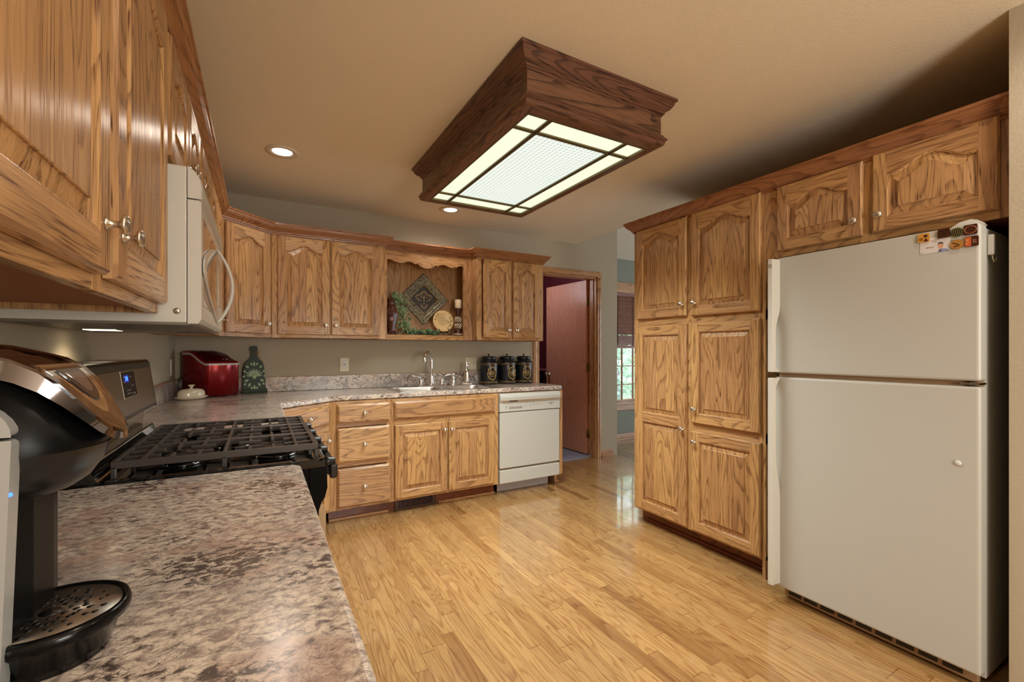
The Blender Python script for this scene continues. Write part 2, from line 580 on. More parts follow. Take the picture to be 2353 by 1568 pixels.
def text(body, size, mat, parent, loc, rot, name='lettering', depth=0.0003, ax='CENTER'):
    cu = bpy.data.curves.new(name, 'FONT')
    cu.body = body
    cu.size = size
    cu.extrude = depth
    cu.align_x = ax
    cu.align_y = 'CENTER'
    cu.materials.append(mat)
    tmp = bpy.data.objects.new(name, cu)
    COL.objects.link(tmp)
    me = bpy.data.meshes.new_from_object(tmp.evaluated_get(bpy.context.evaluated_depsgraph_get()))
    bpy.data.objects.remove(tmp)
    bpy.data.curves.remove(cu)
    me.name = name
    me.materials.clear()
    me.materials.append(mat)
    o = bpy.data.objects.new(name, me)
    COL.objects.link(o)
    o.parent = parent
    o.location = loc
    o.rotation_euler = rot
    return o


# ------------------------------------------------------------------ the setting
XL, YB, HC, XR = -0.535, 4.02, 2.44, 3.09
YR, XE, YD = -2.4, 6.6, 4.695
struct('floor', MB().box(XL - 0.1, XE + 0.1, YR - 0.1, YD + 0.1, -0.05, 0.0), FLOOR)
struct('ceiling', MB().box(XL - 0.1, XR, YR - 0.1, YB + 0.12, HC, HC + 0.12), CEIL)
struct('wall_left', MB().box(XL - 0.12, XL, YR - 0.1, YB + 0.12, 0, HC), WALL)
# back wall with the doorway cut out; it stands on beyond the flat ceiling, under the vault
DX0, DX1, DZ = 2.583, 3.388, 2.08
b = MB()
b.box(XL, DX0, YB, YB + 0.12, 0, HC)
b.box(DX1, 3.612, YB, YB + 0.12, 0, 4.3)
b.box(DX0, DX1, YB, YB + 0.12, DZ, HC)
b.box(XR, DX1, YB, YB + 0.12, HC, 4.3)
struct('wall_back', b, WALL)
b = MB()
b.box(XR, XR + 0.12, 0.393, 2.40, 0, HC)
struct('wall_right', b, WALL)
struct('wall_right_return', MB().box(2.298, XR, 0.393, 0.513, 0, HC), WALL)
# header side of the vault above the kitchen ceiling edge
struct('wall_gable', MB().box(XR - 0.12, XR, YR, YB, HC + 0.12, 4.3), WHITEC)
b = MB()
b.box(XL - 0.1, XR, YR - 0.12, YR, 0, HC)
b.box(XR, XE, YR - 0.12, YR, 0, HC + 2)
struct('wall_rear', b, WALL)
# dining room
wx0, wx1, wz0, wz1 = 3.95, 4.86, 0.515, 2.05
b = MB()
b.box(3.612, wx0, YD, YD + 0.14, 0, 2.9)
b.box(wx1, XE, YD, YD + 0.14, 0, 2.9)
b.box(wx0, wx1, YD, YD + 0.14, 0, wz0)
b.box(wx0, wx1, YD, YD + 0.14, wz1, 2.9)
struct('wall_dining', b, GREENW)
struct('wall_dining_end', MB().box(3.612, 3.70, YB + 0.0, YD, 0, 4.3), WALL)
b = MB()
b.box(XE, XE + 0.12, YR, 0.6, 0, 4.3)
b.box(XE, XE + 0.12, 3.4, YD, 0, 4.3)
b.box(XE, XE + 0.12, 0.6, 3.4, 2.15, 4.3)
struct('wall_east', b, GREENW)
b = MB()
b.prism([(YD + 0.1, 2.47), (1.2, 4.2), (YR, 4.2), (YR, 4.3), (1.2, 4.3), (YD + 0.1, 2.6)], XR - 0.12, XE, 'x')
struct('ceiling_dining', b, WHITEC)
# room behind the door
b = MB()
b.box(2.2, 2.3, YB + 0.12, 6.4, 0, 2.44)
b.box(2.2, 4.0, 6.4, 6.5, 0, 2.44)
b.box(3.50, 3.6, YB + 0.12, 6.4, 0, 2.44)
struct('wall_hall', b, REDW)
struct('ceiling_hall', MB().box(2.2, 3.6, YB + 0.12, 6.5, 2.44, 2.5), REDW)
struct('floor_hall', MB().box(2.3, 3.5, YB + 0.06, 6.4, 0.0, 0.012), CARPET)
b = MB()
b.box(2.3, 3.5, 6.372, 6.4, 0.95, 0.985)
b.box(3.474, 3.5, YB + 0.13, 6.372, 0.95, 0.985)
struct('trim_1', b, plain('rail_paint', (150, 90, 90), 0.5), bevel=0.006)
b = MB()
b.box(2.3, 3.5, 6.388, 6.4, 0.012, 0.95)
b.box(3.488, 3.5, YB + 0.13, 6.388, 0.012, 0.95)
struct('wall_hall_wainscot', b, plain('dark_wainscot', (34, 14, 16), 0.5))

# casings, jambs, baseboards
CAS = [(0.0, 0.0), (0.018, 0.004), (0.014, 0.02), (0.018, 0.035), (0.013, 0.058), (0.0, 0.062)]
b = MB()
for x0, sg in ((DX0, -1), (DX1, 1)):
    pts = [(x0 + sg * h, YB - o) for o, h in CAS]
    b.prism(pts if sg < 0 else pts[::-1], 0.0, DZ + 0.062, 'z', 0)
b.prism([(YB - o, DZ + h) for o, h in CAS], DX0 - 0.062, DX1 + 0.062, 'x', 1)
struct('trim_2', b, [TRIMV, TRIMH])
b = MB()
b.box(DX0, DX0 + 0.016, YB - 0.004, YB + 0.125, 0, DZ)
b.box(DX1 - 0.016, DX1, YB - 0.004, YB + 0.125, 0, DZ)
b.box(DX0, DX1, YB - 0.004, YB + 0.125, DZ - 0.016, DZ, 1)
b.box(DX1 - 0.028, DX1 - 0.014, YB + 0.03, YB + 0.075, 0, DZ - 0.01)
b.box(DX0 + 0.014, DX0 + 0.028, YB + 0.03, YB + 0.075, 0, DZ - 0.01)
struct('trim_3', b, [TRIMV, TRIMH], bevel=0.002)
BASE = [(0.0, 0.0), (0.024, 0.0), (0.024, 0.018), (0.014, 0.026), (0.013, 0.062), (0.006, 0.075), (0.0, 0.078)]
struct('baseboard_back', MB().sweep([(DX1 + 0.062, YB), (3.612, YB), (3.612, YD)][::1], [(o, h) for o, h in BASE]), TRIMH)
struct('baseboard_dining', MB().sweep([(3.70, YD), (XE, YD)], BASE), TRIMH)

# the open slab door
d = struct('door_1', MB().box(0, 0.035, 0.0, 0.775, 0.012, 2.055), DOORW, loc=(3.338, 4.147, 0.012), rot=(0, 0, math.radians(3.2)), bevel=0.002)
k = MB()
k.lathe([(0.030, 0), (0.030, -0.006), (0.012, -0.012), (0.011, -0.035), (0.024, -0.042), (0.029, -0.055), (0.024, -0.066), (0.006, -0.07)], (0, 0.715, 0.92), 20, 'x')
k.lathe([(0.030, 0.035), (0.030, 0.041), (0.012, 0.047), (0.011, 0.07), (0.024, 0.077), (0.029, 0.09), (0.024, 0.10), (0.006, 0.105)], (0, 0.715, 0.92), 20, 'x')
k.build('door_knob', NICKEL, d)
for hz in (0.25, 1.03, 1.80):
    h = MB()
    h.lathe([(0.007, -0.05), (0.007, 0.05)], (0.030, -0.010, hz), 10)
    h.box(0.002, 0.036, -0.004, 0.001, hz - 0.045, hz + 0.045)
    h.box(0.030, 0.036, -0.03, 0.0, hz - 0.045, hz + 0.045)
    h.build('hinge', BRASS, d)

# dining window
b = MB()
for x0, x1, z0, z1, mi in ((wx0 - 0.09, wx0, wz0 - 0.09, 2.19, 0), (wx1, wx1 + 0.09, wz0 - 0.09, 2.19, 0), (wx0, wx1, 2.05, 2.19, 1)):
    b.box(x0, x1, YD - 0.02, YD, z0, z1, mi)
b.box(wx0 - 0.11, wx1 + 0.11, YD - 0.045, YD, wz0 - 0.03, wz0, 1)
b.box(wx0 - 0.09, wx1 + 0.09, YD - 0.02, YD, wz0 - 0.11, wz0 - 0.03, 1)
win = struct('window_1', b, [TRIMV, TRIMH], bevel=0.003)
b = MB()
YG = YD + 0.06
for x in (wx0, wx1 - 0.03):
    b.box(x, x + 0.03, YG - 0.02, YG + 0.02, wz0, wz1)
for z in (wz0, wz1 - 0.03, 1.27):
    b.box(wx0, wx1, YG - 0.02, YG + 0.02, z, z + 0.035, 1)
for i in range(1, 4):
    x = wx0 + 0.105 + (i - 1) * 0.21 + 0.2
    b.box(x - 0.007, x + 0.007, YG - 0.012, YG + 0.012, wz0, wz1)
b.box(wx0 + 0.10, wx0 + 0.114, YG - 0.012, YG + 0.012, wz0, wz1)
for z in (0.758, 1.02, 1.5, 1.76):
    b.box(wx0, wx1, YG - 0.012, YG + 0.012, z - 0.007, z + 0.007, 1)
b.build('window_sash', [TRIMV, TRIMH], win)
MB().box(wx0, wx1, YG - 0.002, YG + 0.002, wz0, wz1).build('pane', GLASS, win)
# outdoors
struct('ground_outside', MB().box(-4, 14, YD + 0.2, 16, -0.5, -0.4), plain('lawn', (92, 120, 66), 0.9))


def shrub(name, label, cat, loc, rx, ry, h, n, mats, leaf=0.07):
    t = thing(name, label, cat, loc, 0, 'greenery outside the dining window')
    b = MB()
    for k in range(n):
        a, u = random.random() * 2 * PI, random.random()
        rr = math.sqrt(random.random())
        zz = h * (0.12 + 0.88 * u)
        w = math.sin(PI * min(1, 0.25 + 0.75 * u)) ** 0.5
        c = Vector((math.cos(a) * rx * rr * w, math.sin(a) * ry * rr * w, zz))
        s_ = leaf * (0.6 + 0.8 * random.random())
        e1 = Vector((random.uniform(-1, 1), random.uniform(-1, 1), random.uniform(-1, 1))).normalized()
        e2 = e1.orthogonal().normalized()
        b.add([c - e1 * s_, c + e2 * s_ * 0.5, c + e1 * s_, c - e2 * s_ * 0.5], [(0, 1, 2, 3)], random.randrange(len(mats)))
    b.build('foliage', mats, t)
    MB().tube([(0, 0, 0), (0.02, 0.01, h * 0.4), (0, 0, h * 0.8)], [0.05, 0.035, 0.01]).build('trunk', plain('bark', (92, 74, 58), 0.9), t)
    return t


OUTL = [plain('leaf_bright', (150, 190, 130), 0.7), plain('leaf_mid', (110, 160, 110), 0.7), plain('leaf_pale', (190, 214, 180), 0.7)]
shrub('garden_shrub', 'leafy pale green shrub low outside the dining window', 'shrub', (6.2, 6.7, -0.4), 1.3, 0.7, 2.0, 1500, OUTL, 0.08)
shrub('garden_tree', 'taller green tree standing further out beyond the dining window', 'tree', (7.9, 9.2, -0.4), 2.6, 1.2, 4.8, 2200, OUTL, 0.14)

# blind: hanging slats, valance, bottom stack
t = thing('window_blind', 'half-raised reddish-brown slatted wood blind in the dining window', 'blind', (0, 0, 0))
b = MB()
for i in range(32):
    z = 1.46 + i * 0.0178
    for q in range(2):
        dz_ = q * 0.0022
        b.add([(wx0 + 0.012, YD - 0.001, z + dz_), (wx1 - 0.012, YD - 0.001, z + dz_), (wx1 - 0.012, YD + 0.012, z + 0.0225 + dz_), (wx0 + 0.012, YD + 0.012, z + 0.0225 + dz_)], [(0, 1, 2, 3)], 0, 0.3 + 0.01 * i)
    b.add([(wx0 + 0.012, YD - 0.001, z), (wx1 - 0.012, YD - 0.001, z), (wx1 - 0.012, YD - 0.001, z + 0.0022), (wx0 + 0.012, YD - 0.001, z + 0.0022)], [(0, 1, 2, 3)], 0, 0.3 + 0.01 * i)
for i in range(22):
    z = 1.31 + i * 0.0066
    b.box(wx0 + 0.012, wx1 - 0.012, YD + 0.0, YD + 0.035, z, z + 0.0058)
b.build('slats', BLIND, t)
MB().box(wx0 + 0.01, wx1 - 0.01, YD - 0.008, YD + 0.036, 1.29, 1.308).build('bottom_rail', BLIND, t, bevel=0.002)
MB().box(wx0 + 0.005, wx1 - 0.005, YD - 0.014, YD + 0.036, 2.0, 2.05).build('valance', BLIND, t, bevel=0.003)
b = MB()
for x in (4.05, 4.335, 4.62, 4.76):
    b.box(x - 0.003, x + 0.003, YD - 0.005, YD - 0.003, 1.30, 2.0)
b.tube([(4.31, YD - 0.012, 1.72), (4.315, YD - 0.014, 1.5), (4.31, YD - 0.012, 1.36)], 0.004, 6)
b.build('cord', plain('blind_cord', (70, 44, 34), 0.8), t)


# ------------------------------------------------------------------ cabinet builders
def knob_mb(s=1.0):
    return MB().lathe([(0.0105 * s, 0.0), (0.0105 * s, -0.0025), (0.006 * s, -0.005), (0.0048 * s, -0.012), (0.006 * s, -0.017), (0.0125 * s, -0.0195), (0.0165 * s, -0.0225), (0.0165 * s, -0.0245), (0.0150 * s, -0.0262), (0.0120 * s, -0.0285), (0.004 * s, -0.0300)], (0, 0, 0), 20, 'y')


KNOB = None


def add_knob(parent, x, y, z, s=1.0):
    global KNOB
    if KNOB is None:
        KNOB = knob_mb().build('knob', NICKEL, parent)
        o = KNOB
    else:
        o = KNOB.copy()
        COL.objects.link(o)
        o.parent = parent
    o.location = (x, y, z)
    o.scale = (s, s, s)
    return o


def arch_shape(t):
    s = abs(2 * t - 1)
    return 0.0 if s >= 0.92 else 0.5 * (1 + math.cos(PI * s / 0.92))


def door(parent, x0, x1, z0, z1, arch=0.0, stile=0.055, rail=0.058, knob=None, mids=(), kscale=1.0, name='door'):
    """Raised-panel door; front faces local -Y. mids: heights of extra middle rails."""
    b = MB()
    Y0, Yc, Yf = -0.002, -0.015, -0.0215
    c = 0.006
    N = 22
    w, h = x1 - x0, z1 - z0
    # outer edge and its chamfer
    O = [(0, 0), (w, 0), (w, h), (0, h)]
    I = [(c, c), (w - c, c), (w - c, h - c), (c, h - c)]
    for i in range(4):
        j = (i + 1) % 4
        mi = 1 if i in (0, 2) else 0
        b.add([(O[i][0], Y0, O[i][1]), (O[j][0], Y0, O[j][1]), (O[j][0], Yc, O[j][1]), (O[i][0], Yc, O[i][1])], [(0, 1, 2, 3)], mi)
        b.add([(O[i][0], Yc, O[i][1]), (O[j][0], Yc, O[j][1]), (I[j][0], Yf, I[j][1]), (I[i][0], Yf, I[i][1])], [(0, 1, 2, 3)], mi)
    b.add([(0, Y0, 0), (w, Y0, 0), (w, Y0, h), (0, Y0, h)], [(3, 2, 1, 0)])
    # stiles
    for a0, a1 in ((c, stile), (w - stile, w - c)):
        b.add([(a0, Yf, c), (a1, Yf, c), (a1, Yf, h - c), (a0, Yf, h - c)], [(0, 1, 2, 3)], 0)
    xs = [stile + (w - 2 * stile) * i / N for i in range(N + 1)]
    # openings, bottom to top
    rails = [(c, rail)] + [(m - z0 - rail * 0.5, m - z0 + rail * 0.5) for m in mids] + [(h - rail - arch, h - c)]
    for k in range(len(rails) - 1):
        b.add([(stile, Yf, rails[k][0]), (w - stile, Yf, rails[k][0]), (w - stile, Yf, rails[k][1]), (stile, Yf, rails[k][1])], [(0, 1, 2, 3)], 1)
        top = k == len(rails) - 2
        ar = arch if top else 0.0
        zb, zt = rails[k][1], rails[k + 1][0]

        def ring(dx, y, dz=None):
            dz = dx if dz is None else dz
            X0, X1 = stile + dx, w - stile - dx
            pts = []
            for i in range(N + 1):
                pts.append((X0 + (X1 - X0) * i / N, y, zb + dz))
            for i in range(N, -1, -1):
                u = i / N
                pts.append((X0 + (X1 - X0) * u, y, zt + ar * arch_shape(u) - dz))
            return pts
        prof = [(0.0, Yf), (0.0035, Yf + 0.003), (0.0055, Yf + 0.0035), (0.006, Yf + 0.0125), (0.010, Yf + 0.0125), (0.036, Yf + 0.0055), (0.0365, Yf + 0.0022), (0.038, Yf + 0.0010)]
        R = [ring(dx, y) for dx, y in prof]
        n = len(R[0])
        for q in range(len(R) - 1):
            for i in range(n):
                j = (i + 1) % n
                mi = 0
                b.add([R[q][i], R[q][j], R[q + 1][j], R[q + 1][i]], [(0, 1, 2, 3)], mi, 0.31 if i < N else (0.57 if i > N and i < 2 * N + 1 else 0.77), True)
        L = R[-1]
        cuts = sorted([random.uniform(0.2, 0.45), random.uniform(0.55, 0.85)])
        rr = [random.random() for _ in range(3)]
        for i in range(N):
            u = (i + 0.5) / N
            ri = rr[0] if u < cuts[0] else rr[1] if u < cuts[1] else rr[2]
            b.add([L[i], L[i + 1], L[n - 2 - i], L[n - 1 - i]], [(0, 1, 2, 3)], 0, ri)
        if top:
            rr_ = random.random()
            for i in range(N):
                za, zb2 = zt + ar * arch_shape(i / N), zt + ar * arch_shape((i + 1) / N)
                b.add([(xs[i], Yf, za), (xs[i + 1], Yf, zb2), (xs[i + 1], Yf, h - c), (xs[i], Yf, h - c)], [(0, 1, 2, 3)], 1, rr_)
    o = b.build(name, [OAKV, OAKH], parent, loc=(x0, 0, z0))
    if knob:
        add_knob(o, knob[0] - x0, -0.0215, knob[1] - z0, kscale)
    return o


def drawer(parent, x0, x1, z0, z1, knob=True, name='drawer'):
    w, h = x1 - x0, z1 - z0
    b = MB()
    L = [(0, -0.002), (0, -0.012), (0.005, -0.015), (0.007, -0.0175), (0.013, -0.0215)]
    rings = [[(d, y, d), (w - d, y, d), (w - d, y, h - d), (d, y, h - d)] for d, y in L]
    r = random.random()
    for q in range(len(L) - 1):
        for i in range(4):
            j = (i + 1) % 4
            b.add([rings[q][i], rings[q][j], rings[q + 1][j], rings[q + 1][i]], [(0, 1, 2, 3)], 0, r)
    b.add(rings[-1], [(0, 1, 2, 3)], 0, r)
    b.add(rings[0], [(3, 2, 1, 0)], 0, r)
    o = b.build(name, [OAKH], parent, loc=(x0, 0, z0))
    if knob:
        add_knob(o, w / 2, -0.0215, h / 2)
    return o


def carcass(parent, w, d, z0, z1, stiles, rails, bottom_recess=0.0, toe=0.0, toe_back=0.085, top=True):
    """Face frame (front at local y=0) and box behind it."""
    b = MB()
    T = 0.02
    for x0, x1 in stiles:
        b.box(x0, x1, 0, T, z0, z1, 0)
    for a0, a1, x0, x1 in rails:
        b.box(x0, x1, 0.0006, T, a0 + 0.0006, a1 - 0.0006, 1)
    b.box(0.0, 0.016, T, d, z0, z1, 2)
    b.box(w - 0.016, w, T, d, z0, z1, 2)
    b.box(0.016, w - 0.016, T, d, z0 + bottom_recess, z0 + bottom_recess + 0.012, 3)
    if top:
        b.box(0.016, w - 0.016, T, d, z1 - 0.012, z1, 3)
    b.box(0.016, w - 0.016, T + 0.002, T + 0.010, z0 + bottom_recess, z1 - 0.01, 3)
    b.box(0.016, w - 0.016, d - 0.018, d - 0.002, z0, z1, 3)
    o = b.build('body', [OAKV, OAKH, OAKB, CABIN], parent, bevel=0.0012, seg=1)
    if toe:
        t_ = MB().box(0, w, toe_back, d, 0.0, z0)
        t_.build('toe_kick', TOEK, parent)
    return o


UZ0, UZ1 = 1.333, 2.11
DB, DT = 1.357, 2.082   # upper doors
ST, RA = 0.06, 0.03


def upper(name, label, loc, rot, w, doors, z0=UZ0, z1=UZ1, d=0.31, arch=0.045, kscale=1.0, group='oak wall cabinets', zdoor=None, stiles=None):
    t = thing(name, label, 'cabinet', loc, rot, group)
    db, dt = zdoor or (DB, DT)
    sts = stiles or [(0, 0.05), (w - 0.05, w)] + [((doors[i][1] + doors[i + 1][0]) / 2 - 0.025, (doors[i][1] + doors[i + 1][0]) / 2 + 0.025) for i in range(len(doors) - 1)]
    carcass(t, w, d, z0, z1, sts, [(z0, db + 0.012, 0, w), (dt - 0.012, z1, 0, w)], 0.014)
    for dd in doors:
        a0, a1, side = dd[:3]
        kx = a1 - 0.03 if side == 'R' else a0 + 0.03
        door(t, a0, a1, db, dt, arch, knob=(kx, db + 0.075), kscale=kscale)
    return t


R90 = PI / 2
XU = -0.225
# left run (faces +x); local X runs away from the camera
upper('wall_cabinet', 'oak wall cabinet nearest the camera, two tall arched doors above the coffee maker', (XU, 0.40, 0), R90, 1.03,
      [(0.045, 0.523, 'R'), (0.560, 1.022, 'L')], kscale=1.0)
upper('wall_cabinet', 'short oak wall cabinet directly above the white microwave', (XU, 1.432, 0), R90, 0.758,
      [(0.045, 0.372, 'R'), (0.386, 0.713, 'L')], z0=1.735, zdoor=(1.757, DT), arch=0.035)
upper('wall_cabinet', 'two-door oak wall cabinet just beyond the microwave on the left wall', (XU, 2.192, 0), R90, 0.80,
      [(0.035, 0.392, 'R'), (0.408, 0.765, 'L')])
upper('wall_cabinet', 'narrow single-door oak wall cabinet on the left wall beside the corner cabinet', (XU, 2.994, 0), R90, 0.414,
      [(0.04, 0.375, 'R')])
# corner
t = thing('corner_wall_cabinet', 'angled oak corner wall cabinet with one arched door, above the red appliance', 'cabinet', (XU, 3.41, 0), math.atan2(0.29, 0.30), 'oak wall cabinets')
wd = math.hypot(0.30, 0.29)
b = MB()
b.box(0, 0.035, 0, 0.02, UZ0, UZ1, 0)
b.box(wd - 0.035, wd, 0, 0.02, UZ0, UZ1, 0)
b.box(0, wd, 0.0006, 0.02, UZ0, DB + 0.012, 1)
b.box(0, wd, 0.0006, 0.02, DT - 0.012, UZ1, 1)
b.build('face_frame', [OAKV, OAKH], t, bevel=0.0012, seg=1)
inv = Matrix.Rotation(-math.atan2(0.29, 0.30), 3, 'Z')
pts = [inv @ (Vector(p) - Vector((XU, 3.41, 0))) for p in [(XL + 0.003, 3.412, 0), (XU, 3.412, 0), (0.073, 3.70, 0), (0.073, YB - 0.003, 0), (XL + 0.003, YB - 0.003, 0)]]
pts = [(p.x, p.y) for p in pts]
pts[1] = (0.0, 0.02)
pts[2] = (wd - 0.002, 0.02)
MB().prism(pts, UZ0 + 0.014, UZ1, 'z').build('body', CABIN, t)
door(t, 0.035, wd - 0.03, DB, DT, 0.045, knob=(wd - 0.06, DB + 0.075))
# back wall
upper('wall_cabinet', 'two-door oak wall cabinet on the back wall, left of the open display niche', (0.076, 3.70, 0), 0, 0.816,
      [(0.036, 0.394, 'R'), (0.404, 0.766, 'L')], d=0.317)
upper('wall_cabinet', 'narrow two-door oak wall cabinet right of the display niche, above the canisters', (1.717, 3.70, 0), 0, 0.722,
      [(0.062, 0.350, 'R'), (0.372, 0.672, 'L')], d=0.317)
# niche
NX0, NX1, NY = 0.893, 1.716, 3.80
t = thing('display_niche', 'open oak display niche with scalloped valance between the back wall cabinets', 'shelf', (NX0, NY, 0))
nw = NX1 - NX0
b = MB()
b.box(0, 0.018, 0.0, 0.217, UZ0, UZ1, 0)
b.box(nw - 0.018, nw, 0.0, 0.217, UZ0, UZ1, 0)
b.box(0.018, nw - 0.018, 0.205, 0.217, UZ0, UZ1, 0)
b.box(0.018, nw - 0.018, 0.02, 0.205, UZ0 + 0.012, UZ0 + 0.040, 1)
b.box(0.018, nw - 0.018, 0.02, 0.205, UZ1 - 0.02, UZ1, 1)
b.build('body', [OAKV, OAKH], t)
b = MB()
b.box(0.0, 0.04, -0.002, 0.02, UZ0, UZ1, 0)
b.box(nw - 0.088, nw, -0.002, 0.02, UZ0, UZ1, 0)
b.box(0.04, nw - 0.088, -0.001, 0.02, UZ0, UZ0 + 0.042, 1)
b.build('face_frame', [OAKV, OAKH], t, bevel=0.0012, seg=1)
va0, va1 = 0.038, nw - 0.087
half = [(0.0, 0.0), (0.02, 0.006), (0.055, 0.004), (0.085, -0.010), (0.105, -0.020), (0.112, -0.010), (0.13, -0.020), (0.17, -0.026), (0.21, -0.018), (0.25, -0.004), (0.28, 0.0), (0.31, -0.004), (0.345, -0.018), (0.365, -0.024), (0.378, -0.010), (0.40, -0.030), (0.42, -0.044), (0.45, -0.055), (0.48, -0.060), (0.5, -0.061)]
half = half + [(1 - a, z) for a, z in half[-2::-1]]
b = MB()
for i in range(len(half) - 1):
    (a, za), (c_, zc) = half[i], half[i + 1]
    xa, xc = va0 + (va1 - va0) * a, va0 + (va1 - va0) * c_
    za, zc = 2.008 + za * 0.75, 2.008 + zc * 0.75
    b.add([(xa, 0.0, za), (xc, 0.0, zc), (xc, 0.0, UZ1), (xa, 0.0, UZ1)], [(0, 1, 2, 3)], 0, 0.4)
    b.add([(xa, 0.019, za), (xc, 0.019, zc), (xc, 0.019, UZ1), (xa, 0.019, UZ1)], [(3, 2, 1, 0)], 0, 0.4)
    b.add([(xa, 0.0, za), (xa, 0.019, za), (xc, 0.019, zc), (xc, 0.0, zc)], [(0, 1, 2, 3)], 0, 0.4)
b.build('valance', OAKH, t)

# crown mouldings
CR = [(0.0, 2.088), (0.006, 2.088), (0.008, 2.098), (0.014, 2.100), (0.016, 2.108), (0.026, 2.118), (0.040, 2.130), (0.048, 2.142), (0.050, 2.150), (0.056, 2.152), (0.056, 2.165), (0.0, 2.165)]
p = [(XU, 0.40), (XU, 3.41), (0.075, 3.70), (0.893, 3.70), (0.893, 3.80), (1.716, 3.80), (1.716, 3.70), (2.440, 3.70), (2.440, 4.018)]
tag(MB().sweep(p, CR, mis=[1, 0, 0, 1, 0, 1, 0, 1]).build('crown_molding', [CROWN, CROWNY]), 'long stained oak crown molding along the tops of the left and back wall cabinets', 'molding', 'crown moldings')
p = [(3.088, 2.404), (2.38, 2.404), (2.38, 0.514)]
tag(MB().sweep(p, CR, mis=[0, 1]).build('crown_molding', [CROWN, CROWNY]), 'stained oak crown molding along the top of the pantry and the cabinet above the refrigerator', 'molding', 'crown moldings')

# ---- pantry wall (faces -x): local X runs towards the camera
XP = 2.38
t = thing('pantry_cabinet', 'tall full-height oak pantry cabinet with five doors beside the refrigerator', 'cabinet', (XP, 2.404, 0), -R90)
pw = 0.972
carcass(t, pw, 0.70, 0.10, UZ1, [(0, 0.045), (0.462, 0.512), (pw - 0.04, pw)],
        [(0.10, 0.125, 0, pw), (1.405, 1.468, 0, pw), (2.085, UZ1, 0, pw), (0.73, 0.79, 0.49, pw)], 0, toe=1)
door(t, 0.040, 0.468, 1.460, 2.095, 0.05, knob=(0.440, 1.535))
door(t, 0.506, 0.952, 1.455, 2.10, 0.05, knob=(0.534, 1.535))
door(t, 0.040, 0.468, 0.115, 1.410, 0.0, mids=(0.772,), rail=0.062, knob=(0.442, 0.735))
door(t, 0.506, 0.952, 0.786, 1.415, 0.0, knob=(0.534, 0.872))
door(t, 0.506, 0.952, 0.115, 0.735, 0.0, knob=(0.534, 0.668))
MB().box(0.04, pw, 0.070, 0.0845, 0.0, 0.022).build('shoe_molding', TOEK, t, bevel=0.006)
MB().box(pw - 0.018, pw, 0.0, 0.70, 0.0, 0.10).build('side_foot', OAKB, t)
t = thing('wall_cabinet', 'oak cabinet over the refrigerator with two short arched doors', 'cabinet', (XP, 1.431, 0), -R90, 'oak wall cabinets')
fw = 0.915
carcass(t, fw, 0.70, 1.728, UZ1, [(0, 0.09), (0.435, 0.50), (fw - 0.04, fw)], [(1.728, 1.775, 0, fw), (2.085, UZ1, 0, fw)], 0.01)
door(t, 0.068, 0.450, 1.757, 2.095, 0.05, knob=(0.422, 1.828))
door(t, 0.488, 0.880, 1.760, 2.105, 0.05, knob=(0.516, 1.832))

# ---- base cabinets, back wall
YF = 3.376
t = thing('base_cabinet', 'oak base cabinet with three stacked drawers left of the sink doors', 'cabinet', (0.430, YF, 0), 0, 'oak base cabinets')
carcass(t, 0.430, 0.62, 0.10, 0.874, [(0, 0.05), (0.395, 0.43)], [(0.10, 0.13, 0, 0.43), (0.405, 0.44, 0, 0.43), (0.69, 0.72, 0, 0.43), (0.85, 0.874, 0, 0.43)], 0, toe=1)
drawer(t, 0.048, 0.416, 0.718, 0.853)
drawer(t, 0.048, 0.416, 0.436, 0.684)
drawer(t, 0.048, 0.416, 0.117, 0.396)
MB().box(0.0, 0.43, 0.072, 0.0845, 0.0, 0.020).build('shoe_molding', TRIMH, t, bevel=0.005)
t = thing('base_cabinet', 'oak sink base cabinet with false drawer front above two doors', 'cabinet', (0.861, YF, 0), 0, 'oak base cabinets')
carcass(t, 0.908, 0.62, 0.10, 0.874, [(0, 0.035), (0.42, 0.47), (0.855, 0.908)], [(0.10, 0.13, 0, 0.908), (0.675, 0.72, 0, 0.908), (0.85, 0.874, 0, 0.908)], 0, toe=1, top=False)
drawer(t, 0.020, 0.872, 0.718, 0.853, knob=False, name='false_drawer_front')
door(t, 0.024, 0.440, 0.119, 0.676, 0, knob=(0.416, 0.612))
door(t, 0.452, 0.864, 0.119, 0.676, 0, knob=(0.474, 0.612))
MB().box(0.40, 0.908, 0.072, 0.0845, 0.0, 0.020).build('shoe_molding', TRIMH, t, bevel=0.005)
# corner base, faces the room at an angle
ang = math.atan2(0.296, 0.33)
t = thing('corner_base_cabinet', 'angled oak corner base cabinet with a drawer over a door, behind the range', 'cabinet', (0.100, 3.080, 0), ang, 'oak base cabinets')
cw = math.hypot(0.33, 0.296)
b = MB()
b.box(0, 0.03, 0, 0.02, 0.10, 0.874, 0)
b.box(cw - 0.03, cw, 0, 0.02, 0.10, 0.874, 0)
for a0, a1 in ((0.10, 0.13), (0.675, 0.72), (0.85, 0.874)):
    b.box(0, cw, 0.0006, 0.02, a0, a1, 1)
b.box(0.002, cw - 0.002, 0.02, 0.028, 0.10, 0.874, 2)
b.build('face_frame', [OAKV, OAKH, CABIN], t, bevel=0.0012, seg=1)
MB().box(0, cw, 0.085, 0.10, 0, 0.10).build('toe_kick', TOEK, t)
drawer(t, 0.02, cw - 0.02, 0.718, 0.853)
door(t, 0.02, cw - 0.02, 0.119, 0.676, 0, knob=(cw - 0.05, 0.612))
